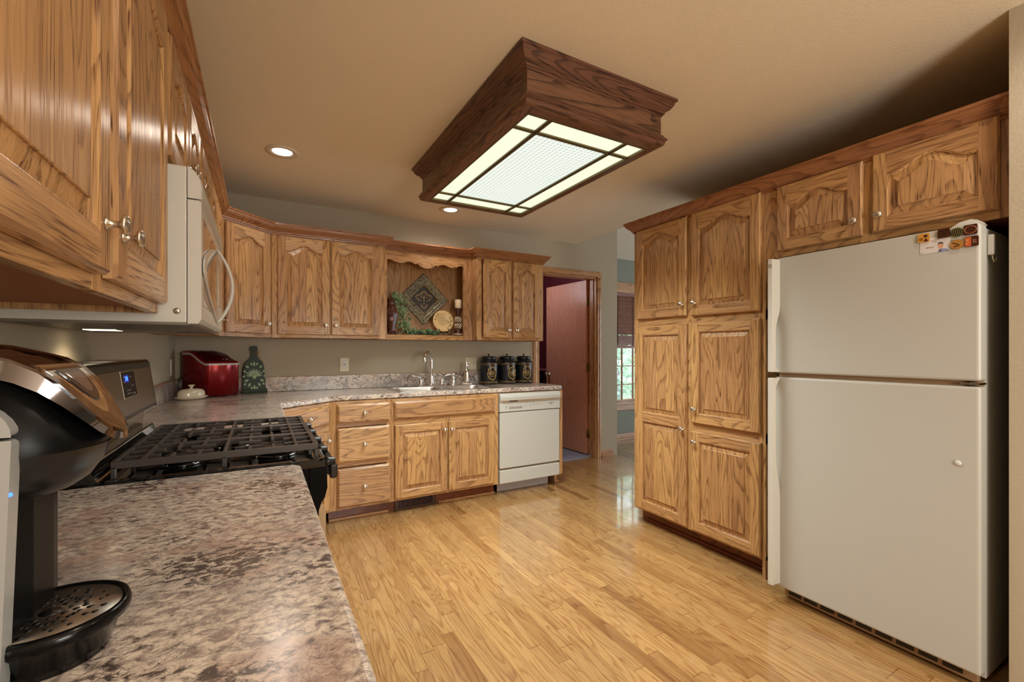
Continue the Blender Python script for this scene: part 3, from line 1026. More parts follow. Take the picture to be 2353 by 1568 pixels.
# left run below the counters
t = thing('base_cabinet', 'oak base cabinet on the left wall beyond the range, mostly hidden by it', 'cabinet', (0.080, 2.196, 0), R90, 'oak base cabinets')
carcass(t, 0.87, 0.60, 0.10, 0.874, [(0, 0.05), (0.41, 0.46), (0.82, 0.87)], [(0.10, 0.13, 0, 0.87), (0.675, 0.72, 0, 0.87), (0.85, 0.874, 0, 0.87)], 0, toe=1)
drawer(t, 0.03, 0.425, 0.718, 0.853)
drawer(t, 0.445, 0.84, 0.718, 0.853)
door(t, 0.03, 0.425, 0.119, 0.676, 0, knob=(0.395, 0.612))
door(t, 0.445, 0.84, 0.119, 0.676, 0, knob=(0.475, 0.612))
t = thing('base_cabinet', 'oak base cabinet under the near counter, on the near side of the range', 'cabinet', (0.075, -0.50, 0), R90, 'oak base cabinets')
carcass(t, 1.925, 0.60, 0.10, 0.874, [(0, 0.05), (0.62, 0.67), (1.25, 1.30), (1.875, 1.925)], [(0.10, 0.13, 0, 1.925), (0.675, 0.72, 0, 1.925), (0.85, 0.874, 0, 1.925)], 0, toe=1)
for a0, a1 in ((0.03, 0.635), (0.655, 1.265), (1.285, 1.895)):
    drawer(t, a0, a1, 0.718, 0.853)
    m_ = (a0 + a1) / 2
    door(t, a0, m_ - 0.006, 0.119, 0.676, 0, knob=(m_ - 0.035, 0.612))
    door(t, m_ + 0.006, a1, 0.119, 0.676, 0, knob=(m_ + 0.035, 0.612))
# end panel beside the dishwasher
t = thing('end_panel', 'narrow oak end panel right of the white dishwasher', 'panel', (0, 0, 0))
MB().prism([(YF, 0.10), (YF, 0.874), (4.017, 0.874), (4.017, 0), (YF + 0.085, 0), (YF + 0.085, 0.10)], 2.405, 2.438, 'x').build('board', OAKB, t, bevel=0.0015, seg=1)
MB().box(2.405, 2.452, YF + 0.073, YF + 0.0845, 0.0, 0.02).build('shoe_molding', TRIMH, t, bevel=0.004)
# floor register in the toe kick
t = thing('floor_register', 'dark slotted heating register in the toe kick below the sink doors', 'vent', (0, 0, 0))
b = MB()
b.box(0.905, 1.24, 3.446, 3.460, 0.002, 0.018)
b.box(0.905, 1.24, 3.446, 3.460, 0.082, 0.096)
b.box(0.905, 0.935, 3.446, 3.460, 0.018, 0.082)
b.box(1.205, 1.24, 3.446, 3.460, 0.018, 0.082)
b.build('frame', plain('brown_register_frame', (70, 44, 30), 0.4, 0.3), t, bevel=0.002)
b = MB()
for i in range(24):
    x = 0.937 + i * 0.0113
    b.box(x, x + 0.004, 3.450, 3.459, 0.018, 0.082)
b.build('grille', plain('blue_black_metal', (52, 54, 66), 0.35, 0.6), t)

# ------------------------------------------------------------------ counters
CT0, CT1 = 0.876, 0.914


def slab(parent, outline_top_faces, verts, rim_loops, name='slab'):
    b = MB()
    n = len(verts)
    v = [(x, y, CT1) for x, y in verts] + [(x, y, CT0) for x, y in verts]
    f = [tuple(fc) for fc in outline_top_faces] + [tuple(n + i for i in fc[::-1]) for fc in outline_top_faces]
    for lp in rim_loops:
        for i in range(len(lp)):
            a, c_ = lp[i], lp[(i + 1) % len(lp)]
            f.append((a, n + a, n + c_, c_))
    b.add(v, f)
    return b.build(name, STONE, parent, bevel=0.010, seg=3)


t = thing('countertop', 'speckled tan stone-look countertop nearest the camera, left of the range', 'countertop', (0, 0, 0), 0, 'stone-look countertops')
vs = [(XL + 0.003, -0.55), (0.103, -0.55), (0.103, 1.405), (0.083, 1.428), (XL + 0.003, 1.428)]
slab(t, [(0, 1, 2, 3, 4)], vs, [(0, 1, 2, 3, 4)])
t = thing('backsplash', 'low stone-look backsplash on the left wall behind the coffee maker', 'backsplash', (0, 0, 0), 0, 'stone-look backsplashes')
MB().box(XL + 0.002, XL + 0.021, -0.55, 1.428, CT1 + 0.0005, 1.030).build('strip', STONE, t, bevel=0.003)
MB().box(XL + 0.002, XL + 0.019, -0.55, 1.428, 1.0305, 1.037).build('splash_trim', TRIMH, t)

t = thing('countertop', 'L-shaped stone-look countertop carrying the sink along the back wall', 'countertop', (0, 0, 0), 0, 'stone-look countertops')
SX0, SX1, SY0, SY1 = 0.975, 1.772, 3.455, 3.895
yb_ = YB - 0.003
vs = [(XL + 0.003, 2.192), (0.112, 2.192), (0.115, 3.098), (0.456, 3.396), (SX0, 3.396), (SX1, 3.396), (2.440, 3.396), (2.465, 3.42), (2.465, yb_), (SX1, yb_), (SX0, yb_), (XL + 0.003, yb_),
      (SX0, SY0), (SX1, SY0), (SX1, SY1), (SX0, SY1)]
slab(t, [(0, 1, 2, 3, 4, 12, 15, 10, 11), (4, 5, 13, 12), (15, 14, 9, 10), (5, 6, 7, 8, 9, 14, 13)], vs, [tuple(range(12)), (12, 15, 14, 13)])
t = thing('backsplash', 'low stone-look backsplash on the left wall just beyond the range', 'backsplash', (0, 0, 0), 0, 'stone-look backsplashes')
MB().box(XL + 0.002, XL + 0.021, 2.192, yb_ - 0.02, CT1 + 0.0005, 1.030).build('strip', STONE, t, bevel=0.003)
MB().box(XL + 0.002, XL + 0.019, 2.192, yb_ - 0.02, 1.0305, 1.036).build('splash_trim', TRIMH, t)
t = thing('backsplash', 'low stone-look backsplash along the back wall behind the sink', 'backsplash', (0, 0, 0), 0, 'stone-look backsplashes')
MB().box(XL + 0.002, 2.46, yb_ - 0.019, yb_, CT1 + 0.0005, 1.030).build('strip', STONE, t, bevel=0.003)
MB().box(XL + 0.002, 2.46, yb_ - 0.017, yb_, 1.0305, 1.034).build('splash_trim', TRIMH, t)

# ------------------------------------------------------------------ ceiling box light
t = thing('ceiling_light', 'large oak-framed box light with leaded glass panes on the ceiling', 'ceiling light', (LUM_C[0], LUM_C[1], 0))
hx, hy = 0.377, 0.660
LP = [(0.055, 2.4395), (0.055, 2.428), (0.047, 2.424), (0.043, 2.410), (0.030, 2.392), (0.014, 2.382), (0.012, 2.374), (0.006, 2.372), (0.004, 2.364), (0.0, 2.362)]
rect = [(-hx, -hy), (-hx, hy), (hx, hy), (hx, -hy)]
ctr = rect[::-1]  # travel so that 'right' is outwards
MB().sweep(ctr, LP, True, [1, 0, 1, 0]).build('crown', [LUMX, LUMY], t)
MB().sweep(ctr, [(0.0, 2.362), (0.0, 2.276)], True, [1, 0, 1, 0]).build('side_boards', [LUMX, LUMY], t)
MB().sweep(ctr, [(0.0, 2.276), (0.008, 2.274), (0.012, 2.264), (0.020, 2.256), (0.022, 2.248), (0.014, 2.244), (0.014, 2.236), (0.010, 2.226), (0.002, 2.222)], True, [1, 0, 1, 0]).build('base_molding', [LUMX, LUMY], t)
gx, gy = 0.337, 0.600
b = MB()
b.box(-hx - 0.002, -gx, -hy, hy, 2.222, 2.245, 1)
b.box(gx, hx + 0.002, -hy, hy, 2.222, 2.245, 1)
b.box(-gx, gx, -hy, -gy, 2.222, 2.245, 0)
b.box(-gx, gx, gy, hy, 2.222, 2.245, 0)
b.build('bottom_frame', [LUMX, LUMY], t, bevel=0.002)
mx, my = 0.218, 0.470
b = MB()
for x in (-mx, mx):
    b.box(x - 0.010, x + 0.010, -gy, gy, 2.2245, 2.238)
    b.box(x - 0.004, x + 0.004, -gy, gy, 2.221, 2.2245)
for y in (-my, my):
    b.box(-gx, gx, y - 0.010, y + 0.010, 2.2245, 2.238)
    b.box(-gx, gx, y - 0.004, y + 0.004, 2.221, 2.2245)
for x in (-gx, gx):
    b.box(x - 0.004, x + 0.004, -gy, gy, 2.221, 2.238)
for y in (-gy, gy):
    b.box(-gx, gx, y - 0.004, y + 0.004, 2.221, 2.238)
b.build('leading', plain('bronze_leading', (112, 98, 66), 0.35, 0.7), t)
xs_, ys_ = [-gx, -mx, mx, gx], [-gy, -my, my, gy]
for i in range(3):
    for j in range(3):
        MB().box(xs_[i] + 0.004, xs_[i + 1] - 0.004, ys_[j] + 0.004, ys_[j + 1] - 0.004, 2.232, 2.236).build('pane', PANE_G if i == j == 1 else PANE_C, t)
MB().box(-hx + 0.002, hx - 0.002, -hy + 0.002, hy - 0.002, 2.40, 2.405).build('reflector', WHITE, t)

# recessed cans
can = None
canlab = ['recessed can light with white trim in the ceiling near the angled corner cabinet', 'recessed can light behind the far end of the oak ceiling box',
          'recessed can light over the near counter, behind the camera', 'recessed can light near the refrigerator, behind the camera',
          'recessed can light at the rear left of the room', 'recessed can light at the rear right of the room']
for i, (x, y) in enumerate(CANS):
    if can is None:
        can = thing('recessed_light', canlab[0], 'ceiling light', (x, y, HC), 0, 'recessed can lights')
        MB().lathe([(0.055, -0.0005), (0.060, -0.006), (0.088, -0.006), (0.092, -0.0005)], seg=40).build('trim_ring', plain('can_trim', (220, 206, 188), 0.4), can)
        MB().lathe([(0.0545, -0.0032), (0.0545, -0.0008)], seg=32).build('bulb_face', CANLIT, can)
    else:
        dup(can, (x, y, HC), None, canlab[i])

# ------------------------------------------------------------------ dishwasher
t = thing('dishwasher', 'white dishwasher built under the counter right of the sink', 'dishwasher', (0, 0, 0))
DWX0, DWX1, DWY = 1.776, 2.400, 3.362
MB().box(DWX0 + 0.006, DWX1 - 0.004, DWY + 0.035, 3.98, 0.10, 0.872).build('body', BISQD, t)
b = MB()
b.prism([(DWY, 0.712), (DWY + 0.004, 0.79), (DWY - 0.010, 0.812), (DWY - 0.012, 0.838), (DWY - 0.004, 0.860), (DWY + 0.012, 0.868), (DWY + 0.035, 0.868), (DWY + 0.035, 0.712)], DWX0, DWX1, 'x')
b.build('control_panel', BISQ, t, bevel=0.005)
MB().box(DWX0 + 0.003, DWX1 - 0.003, DWY + 0.004, DWY + 0.034, 0.228, 0.706).build('door', BISQ, t, bevel=0.006)
MB().box(DWX0 + 0.003, DWX1 - 0.003, DWY + 0.002, DWY + 0.034, 0.099, 0.213).build('lower_panel', BISQ, t, bevel=0.006)
MB().box(DWX0 + 0.006, DWX1 - 0.006, DWY + 0.030, DWY + 0.034, 0.20, 0.24).build('gap_strip', BISQD, t)
MB().box(DWX0 + 0.03, DWX1 - 0.06, 3.470, 3.482, 0.002, 0.10).build('kick_plate', GREYP, t, bevel=0.003)
b = MB()
b.box(DWX0 + 0.03, DWX1 - 0.02, DWY - 0.0065, DWY + 0.01, 0.797, 0.808)
b.box(DWX0 + 0.26, DWX0 + 0.35, DWY - 0.0095, DWY + 0.01, 0.798, 0.812)
b.build('vent_channel', BISQD, t)
b = MB()
for i in range(14):
    b.box(DWX0 + 0.088 + i * 0.0062, DWX0 + 0.092 + i * 0.0062, DWY - 0.0085, DWY + 0.008, 0.799, 0.808)
b.build('vent_slots', BLACKP, t)
b = MB()
for i in range(5):
    x = DWX0 + 0.094 + i * 0.0262
    b.box(x, x + 0.022, DWY + 0.0005, DWY + 0.004, 0.735, 0.752)
    b.box(x + 0.003, x + 0.017, DWY + 0.001, DWY + 0.004, 0.757, 0.760)
for x, w_ in ((0.056, 0.02), (0.235, 0.010), (0.262, 0.010), (0.296, 0.018)):
    b.box(DWX0 + x, DWX0 + x + w_, DWY + 0.0006, DWY + 0.004, 0.755, 0.7585)
    b.box(DWX0 + x, DWX0 + x + w_, DWY + 0.0004, DWY + 0.004, 0.742, 0.7445)
b.build('key_printing', INKL, t)
b = MB()
for i in range(6):
    x = DWX0 + 0.335 + i * 0.0165
    b.lathe([(0.0022, DWY + 0.0005), (0.0022, DWY + 0.004)], (x, 0, 0.762), 10, 'y')
b.build('indicator_dots', INK, t)
text('Whirlpool', 0.012, INK, t, (DWX1 - 0.100, DWY + 0.0010, 0.766), (R90, 0, 0))
text('Gold', 0.008, INKL, t, (DWX1 - 0.098, DWY + 0.0004, 0.752), (R90, 0, 0))

# ------------------------------------------------------------------ sink and what stands on it
t = thing('kitchen_sink', 'double-bowl stainless steel sink set into the counter', 'sink', (0, 0, 0))
ax0, ax1, ay0, ay1 = 0.945, 1.835, 3.430, 3.920
zr = CT1 + 0.0005
bowls = [(0.985, 1.360, 3.468, 3.815), (1.405, 1.762, 3.468, 3.815)]
b = MB()


def rrect(x0, x1, y0, y1, r, n=5):
    pts = []
    for cx2, cy2, a0 in ((x1 - r, y0 + r, -90), (x1 - r, y1 - r, 0), (x0 + r, y1 - r, 90), (x0 + r, y0 + r, 180)):
        for i in range(n + 1):
            a = math.radians(a0 + 90 * i / n)
            pts.append((cx2 + r * math.cos(a), cy2 + r * math.sin(a)))
    return pts


zt_ = zr + 0.004
b.box(ax0, ax1, ay0, bowls[0][2], zr, zt_)
b.box(ax0, ax1, bowls[0][3], ay1, zr, zt_)
b.box(ax0, bowls[0][0], bowls[0][2], bowls[0][3], zr, zt_)
b.box(bowls[1][1], ax1, bowls[0][2], bowls[0][3], zr, zt_)
b.box(bowls[0][1], bowls[1][0], bowls[0][2], bowls[0][3], zr - 0.003, zt_ - 0.003)
for x0, x1, y0, y1 in bowls:
    for sx_, sy_ in ((x0, y0), (x1, y0), (x1, y1), (x0, y1)):
        dx = 0.03 if sx_ == x0 else -0.03
        dy = 0.03 if sy_ == y0 else -0.03
        b.add([(sx_, sy_, zt_ - 0.0015), (sx_ + dx, sy_, zt_ - 0.0015), (sx_, sy_ + dy, zt_ - 0.0015)], [(0, 1, 2)])
b.build('rim', SATIN, t, bevel=0.0018, seg=2)
for x0, x1, y0, y1 in bowls:
    rows = []
    for ins, z in ((-0.001, zt_ - 0.001), (0.004, zr - 0.01), (0.010, zr - 0.10), (0.022, zr - 0.155), (0.05, zr - 0.168)):
        rows.append([(px, py, z) for px, py in rrect(x0 + ins, x1 - ins, y0 + ins, y1 - ins, 0.06)])
    n = len(rows[0])
    bb = MB()
    v = sum(rows, [])
    f = [(q * n + i, q * n + (i + 1) % n, (q + 1) * n + (i + 1) % n, (q + 1) * n + i) for q in range(len(rows) - 1) for i in range(n)]
    f.append(tuple((len(rows) - 1) * n + i for i in range(n)))
    bb.add(v, f, 0, None, True)
    bb.build('bowl', SATIN, t)
    MB().lathe([(0.04, zr - 0.1675), (0.04, zr - 0.166), (0.02, zr - 0.1655)], ((x0 + x1) / 2, (y0 + y1) / 2, 0), 20).build('drain', CHROME, t)

FY = 3.868
t = thing('faucet', 'chrome high-arc kitchen faucet with two lever handles', 'faucet', (1.345, FY, zt_))
b = MB()
b.box(-0.125, 0.125, -0.022, 0.022, 0.0, 0.012)
b.build('deck_plate', CHROME, t, bevel=0.006, seg=3)
b = MB()
b.lathe([(0.026, 0.012), (0.024, 0.03), (0.019, 0.045), (0.021, 0.06), (0.016, 0.085), (0.018, 0.10), (0.013, 0.105)], seg=20)
pts = [(0, 0, 0.10), (0, 0, 0.17), (0, 0, 0.215)]
for i in range(1, 15):
    a = PI * i / 15 * 1.08
    pts.append((-0.075 * (1 - math.cos(a)) * 0.80, -0.085 * (1 - math.cos(a)), 0.215 + 0.092 * math.sin(a)))
b.tube(pts, 0.0125, 12)
b.build('spout', CHROME, t)
for sg in (-1, 1):
    b = MB()
    b.lathe([(0.022, 0.012), (0.020, 0.03), (0.014, 0.04), (0.017, 0.055), (0.012, 0.066), (0.004, 0.070)], (sg * 0.098, 0, 0), 16)
    b.tube([(sg * 0.098, 0, 0.062), (sg * 0.11, -0.008, 0.082), (sg * 0.14, -0.014, 0.096), (sg * 0.175, -0.018, 0.098), (sg * 0.178, -0.018, 0.108)], [0.007, 0.007, 0.0065, 0.007, 0.008], 8)
    b.build('lever_handle', CHROME, t)
t = thing('side_sprayer', 'short chrome side sprayer with ornate oval head, right of the faucet', 'sprayer', (1.555, FY, zt_))
b = MB()
b.lathe([(0.024, 0), (0.022, 0.008), (0.014, 0.014), (0.016, 0.03), (0.014, 0.04), (0.015, 0.075), (0.012, 0.082)], seg=16)
b.build('base', CHROME, t)
b = MB()
b.lathe([(0.008, 0.08), (0.010, 0.088), (0.015, 0.094), (0.017, 0.102), (0.014, 0.110), (0.006, 0.116), (0.002, 0.118)], seg=16, sx=1.0, sy=0.7)
b.build('spray_head', CHROME, t)
t = thing('soap_dispenser', 'tall chrome pump soap dispenser near the light switches', 'dispenser', (1.690, FY, zt_))
t.scale = (1.12, 1.12, 1.17)
b = MB()
b.box(-0.045, 0.035, -0.022, 0.022, 0, 0.022)
b.build('foot', CHROME, t, bevel=0.004)
b = MB()
b.lathe([(0.024, 0.022), (0.022, 0.035), (0.018, 0.045), (0.018, 0.115), (0.013, 0.125), (0.010, 0.135)], seg=18)
b.build('bottle', CHROME, t)
b = MB()
b.lathe([(0.010, 0.133), (0.015, 0.142), (0.018, 0.155), (0.014, 0.168), (0.006, 0.176), (0.010, 0.180), (0.002, 0.184)], seg=16)
b.tube([(0.0, 0, 0.165), (0.012, -0.01, 0.176), (0.02, -0.02, 0.178)], 0.005, 8)
b.build('pump_head', CHROME, t)

# ------------------------------------------------------------------ canisters
cl = ['black canister with gold emblem, leftmost of the three, next to the light switches', 'black canister with gold emblem, middle of the three', 'black canister with gold emblem, rightmost of the three, beside the door casing']
spots = [(1.940, 3.903, -0.10), (2.141, 3.903, 0.14), (2.336, 3.903, -0.14)]
can0 = None
for i, (x, y, ra) in enumerate(spots):
    if can0 is None:
        can0 = t = thing('canister', cl[0], 'canister', (x, y, CT1), ra, 'black and gold canisters')
        R_ = 0.0903
        MB().lathe([(R_ - 0.008, 0.0), (R_, 0.006), (R_, 0.205), (R_ - 0.003, 0.213), (R_ - 0.022, 0.228), (R_ - 0.022, 0.240)], seg=40).build('body', CANB, t)
        for z0, z1 in ((0.012, 0.020), (0.024, 0.030), (0.184, 0.188), (0.193, 0.201)):
            MB().lathe([(R_ + 0.0002, z0), (R_ + 0.0012, z0 + 0.001), (R_ + 0.0012, z1 - 0.001), (R_ + 0.0002, z1)], seg=40).build('gold_band', GOLDD, t)
        MB().lathe([(R_ - 0.020, 0.238), (R_ - 0.017, 0.242), (R_ - 0.018, 0.252), (R_ - 0.016, 0.256), (R_ - 0.020, 0.264), (0.045, 0.270), (0.012, 0.272), (0.003, 0.2725)], seg=36).build('lid', CANB, t)
        MB().lathe([(0.005, 0.271), (0.004, 0.282), (0.011, 0.288), (0.012, 0.292), (0.003, 0.293)], seg=14).build('finial', BLACKP, t)
        b = MB()

        def cp(a, z, o=0.0015):
            a -= R90
            return ((R_ + o) * math.cos(a), (R_ + o) * math.sin(a), z)
        for q in range(34):
            a = 2 * PI * q / 34
            da, dz = 0.46 * math.cos(a), 0.060 * math.sin(a)
            w_ = 0.006 + 0.003 * ((q * 7) % 3) / 2
            p = cp(da * (1 + 0.06 * math.sin(6 * a)), 0.105 + dz * (1 + 0.08 * math.cos(5 * a)))
            b.ball(p, w_ * 0.9, w_ * 0.9, w_, 0, 6, 4)
        for row, (zz, hh, wa) in enumerate(((0.136, 0.004, 0.22), (0.118, 0.012, 0.30), (0.100, 0.012, 0.30), (0.082, 0.005, 0.28), (0.072, 0.003, 0.16))):
            nn = 7 if hh > 0.01 else 9
            for q in range(nn):
                a0 = -wa + 2 * wa * q / nn
                a1 = a0 + 2 * wa / nn * 0.62
                b.add([cp(a0, zz - hh / 2), cp(a1, zz - hh / 2), cp(a1, zz + hh / 2), cp(a0, zz + hh / 2)], [(0, 1, 2, 3)])
        b.build('emblem', GOLD, t)
    else:
        dup(can0, (x, y, CT1), ra, cl[i])

# ------------------------------------------------------------------ outlets and switches


def plate(name, label, cat, loc, rot, w, h, holes):
    t = thing(name, label, cat, loc, rot)
    MB().box(-w / 2, w / 2, -0.006, -0.0005, -h / 2, h / 2).build('cover_plate', PLATEW, t, bevel=0.003)
    for kind, x in holes:
        if kind == 'gfci':
            MB().box(x - 0.017, x + 0.017, -0.009, -0.004, -0.034, 0.034).build('receptacle', CREAMM, t, bevel=0.002)
            b = MB()
            for z in (-0.021, 0.021):
                b.box(x - 0.008, x - 0.006, -0.0096, -0.008, z - 0.004, z + 0.004)
                b.box(x + 0.005, x + 0.007, -0.0096, -0.008, z - 0.005, z + 0.005)
                b.box(x - 0.002, x + 0.002, -0.0096, -0.008, z - 0.011, z - 0.008)
            b.build('slots', BLACKP, t)
            MB().box(x - 0.009, x + 0.009, -0.0105, -0.008, -0.006, -0.001).build('test_button', plain('test_button_red', (150, 60, 40), 0.4), t)
            MB().box(x - 0.009, x + 0.009, -0.0105, -0.008, 0.001, 0.006).build('reset_button', BLACKP, t)
        elif kind == 'toggle':
            MB().prism([(-0.005, -0.010), (-0.016, 0.004), (-0.014, 0.009), (-0.005, 0.010)], x - 0.005, x + 0.005, 'x').build('toggle', CREAMM, t)
            b = MB()
            for z in (-0.030, 0.030):
                b.lathe([(0.003, -0.0062), (0.0025, -0.007)], (x, 0, z), 10, 'y')
            b.build('screw', GREYP, t)
    return t


plate('wall_outlet', 'ivory outlet plate on the back wall left of the sink', 'outlet', (0.627, YB, 1.119), 0, 0.074, 0.116, [('gfci', 0)])
plate('light_switch', 'ivory double switch plate on the back wall behind the soap dispenser', 'light switch', (1.802, YB, 1.112), 0, 0.120, 0.116, [('toggle', -0.023), ('toggle', 0.023)])
plate('light_switch', 'ivory switch plate partly hidden behind the leftmost black canister', 'light switch', (1.945, YB, 1.112), 0, 0.12, 0.116, [('toggle', -0.023), ('toggle', 0.023)])
plate('wall_outlet', 'ivory outlet plate on the left wall beside the red appliance', 'outlet', (XL, 3.84, 1.122), R90, 0.074, 0.116, [('gfci', 0)])

# ------------------------------------------------------------------ red ice maker
t = thing('ice_maker', 'red metallic countertop ice maker in the counter corner', 'ice maker', (0, 0, 0))
FL, FR, BR, BL = Vector((-0.318, 3.742)), Vector((-0.128, 3.858)), Vector((-0.205, 3.985)), Vector((-0.497, 3.950))


def bez(p0, p1, p2, n):
    return [p0 * (1 - u) ** 2 + p1 * 2 * u * (1 - u) + p2 * u * u for u in [i / n for i in range(n)]]


foot = []
crn = [FL, FR, BR, BL]
bul = [Vector((0.026, -0.036)), Vector((0.010, 0.004)), Vector((0, 0.01)), Vector((-0.006, -0.006))]
for i in range(4):
    a, c_ = crn[i], crn[(i + 1) % 4]
    a1, c1 = a.lerp(c_, 0.14), a.lerp(c_, 0.86)
    foot += bez(a1, (a1 + c1) / 2 + bul[i], c1, 8)
    d_ = crn[(i + 2) % 4]
    foot += bez(c1, c_, c_.lerp(d_, 0.14), 5)
cen = sum(foot, Vector((0, 0))) / len(foot)
dv = Vector((-0.66, 0.75))


def topz(p):
    u = max(0.0, min(1.0, ((p - FL).dot(dv) - 0.01) / 0.17))
    return 1.148 + 0.075 * (u * u * (3 - 2 * u))


def ringat(fn, sc=1.0):
    return [((cen + (p - cen) * sc).x, (cen + (p - cen) * sc).y, fn(p)) for p in foot]


def loft(mb, rings, mi=0, cap0=False, cap1=False):
    n = len(rings[0])
    v = sum(rings, [])
    f = [(q * n + i, q * n + (i + 1) % n, (q + 1) * n + (i + 1) % n, (q + 1) * n + i) for q in range(len(rings) - 1) for i in range(n)]
    if cap0:
        f.append(tuple(range(n - 1, -1, -1)))
    if cap1:
        f.append(tuple((len(rings) - 1) * n + i for i in range(n)))
    return mb.add(v, f, mi, None, True)


loft(MB(), [ringat(lambda p: CT1 + 0.006), ringat(lambda p: topz(p) - 0.013)], 0, True).build('housing', REDM, t)
loft(MB(), [ringat(lambda p: topz(p) - 0.014, 1.0), ringat(lambda p: topz(p) - 0.013, 1.022), ringat(lambda p: topz(p) + 0.000, 1.022), ringat(lambda p: topz(p) + 0.001, 1.0)]).build('silver_band', SILVER, t)
loft(MB(), [ringat(topz, 0.995), ringat(lambda p: topz(p) + 0.010, 0.975), ringat(lambda p: topz(p) + 0.014, 0.93)], 0).build('top_rim', REDM, t)
loft(MB(), [ringat(lambda p: topz(p) + 0.014, 0.93), ringat(lambda p: topz(p) + 0.016, 0.90), ringat(lambda p: 1.187 + (topz(p) - 1.187) * 0.85 + 0.016, 0.80), ringat(lambda p: 1.205 + (topz(p) - 1.187) * 0.5 + 0.012, 0.55), ringat(lambda p: 1.212 + (topz(p) - 1.187) * 0.2 + 0.012, 0.2)], 0, False, True).build('lid', REDD, t)
fc = FL.lerp(FR, 0.5) + Vector((0.02, -0.012))
nrm = Vector((0.52, -0.854))
wv = Vector((0.854, 0.52))
b = MB()
base_ = fc + nrm * -0.035
b.add([tuple((base_ + wv * x_ + nrm * y_)[:]) + (1.170 + 0.006 * (y_ < 0),) for x_, y_ in ((-0.06, -0.012), (0.05, -0.012), (0.045, 0.006), (-0.055, 0.006))], [(0, 1, 2, 3)])
b.build('button_panel', BLACKG, t)
b = MB()
for x_ in (-0.012, 0.012):
    c_ = base_ + wv * x_
    b.box(c_.x - 0.007, c_.x + 0.007, c_.y - 0.004, c_.y + 0.004, 1.174, 1.178)
b.build('button', SILVER, t, bevel=0.001)
bd = MB()
lc = FL.lerp(FR, 0.70) + nrm * 0.016
for q in range(14):
    a = math.radians(-30 + 240 * q / 13)
    bd.ball((lc.x + wv.x * 0.011 * math.cos(a), lc.y + wv.y * 0.011 * math.cos(a), 1.108 + 0.011 * math.sin(a)), 0.0022, None, None, 0, 6, 4)
for q in range(5):
    bd.ball((lc.x + wv.x * (-0.010 + 0.005 * q), lc.y + wv.y * (-0.010 + 0.005 * q), 1.1025), 0.0020, None, None, 0, 6, 4)
bd.build('badge', BLACKP, t)
b = MB()
for p in (FL, FR, BR, BL):
    q_ = cen + (p - cen) * 0.82
    b.lathe([(0.012, CT1 + 0.0003), (0.012, CT1 + 0.007)], (q_.x, q_.y, 0), 12)
b.build('foot', BLACKP, t)
b = MB()
b.tube([(-0.475, 3.95, 1.06), (-0.500, 3.955, 1.03), (-0.508, 3.95, 0.99), (-0.498, 3.94, 0.95)], 0.004, 6)
b.build('power_cord', BLACKP, t)

# green decorative board
t = thing('decor_board', 'green cutting-board shaped ceramic plaque with pale damask pattern leaning in the corner', 'plaque', (-0.030, 3.915, CT1), math.radians(8))
prof = [(-0.075, 0.0), (0.075, 0.0), (0.078, 0.01), (0.074, 0.10), (0.066, 0.205), (0.056, 0.232), (0.030, 0.256), (0.022, 0.275), (0.020, 0.31), (0.026, 0.335), (0.022, 0.352), (0.0, 0.358),
        (-0.022, 0.352), (-0.026, 0.335), (-0.020, 0.31), (-0.022, 0.275), (-0.030, 0.256), (-0.056, 0.232), (-0.066, 0.205), (-0.074, 0.10), (-0.078, 0.01)]
tl = 0.10
brd = MB().prism(prof, 0.0, 0.012, 'y').build('board', GREENB, t, rot=(-tl, 0, 0), bevel=0.004, loc=(0, 0.035, 0.006))
b = MB()
b.box(-0.083, 0.083, 0.0, 0.040, 0.0, 0.010)
b.box(-0.083, 0.083, 0.0, 0.008, 0.010, 0.030)
b.build('ledge', GREENB, t, bevel=0.005, seg=3)
b = MB()
b.tube([(-0.082, 0.001, 0.031), (0.082, 0.001, 0.031)], 0.0025, 6)
b.build('ledge_edge', BROWNE, t)
b = MB()


def petal(mb, x, z, a, l, w):
    ca, sa = math.cos(a), math.sin(a)
    pts = [(0, 0), (l * 0.45, w), (l * 0.85, w * 0.55), (l, 0), (l * 0.85, -w * 0.55), (l * 0.45, -w)]
    v = [((x + px * ca - pz * sa) * 1.22, -0.0012, 0.125 + (z - 0.125 + px * sa + pz * ca) * 1.3) for px, pz in pts]
    v += [(p[0], 0.0008, p[2]) for p in v]
    n = len(pts)
    mb.add(v, [tuple(range(n))] + [(i, (i + 1) % n, n + (i + 1) % n, n + i) for i in range(n)])


for cz, sc in ((0.125, 1.0),):
    for q in range(9):
        petal(b, 0, cz, PI * (0.02 + 0.96 * q / 8), 0.045, 0.0055)
    for sg in (-1, 1):
        for (px, pz, a, l, w) in ((0.012, 0.185, 1.2, 0.02, 0.006), (0.028, 0.172, 0.7, 0.022, 0.007), (0.044, 0.15, 0.3, 0.018, 0.006), (0.05, 0.125, -0.2, 0.016, 0.006), (0.03, 0.105, -0.5, 0.026, 0.007),
                                  (0.045, 0.085, -0.9, 0.018, 0.006), (0.02, 0.085, -1.0, 0.026, 0.007), (0.012, 0.065, -1.3, 0.024, 0.006), (0.03, 0.140, 0.2, 0.016, 0.005)):
            petal(b, sg * px, pz, a if sg > 0 else PI - a, l, w)
    petal(b, 0, 0.178, R90, 0.034, 0.006)
    petal(b, 0, 0.075, -R90, 0.042, 0.008)
    b.ball((0, -0.001, 0.118), 0.015, 0.002, 0.020)
b.build('damask_relief', GREENL, brd)
b = MB()
b.tube([(-0.022, -0.004, 0.30), (0.0, -0.008, 0.295), (0.024, -0.004, 0.305), (0.02, 0.014, 0.31)], 0.0025, 6)
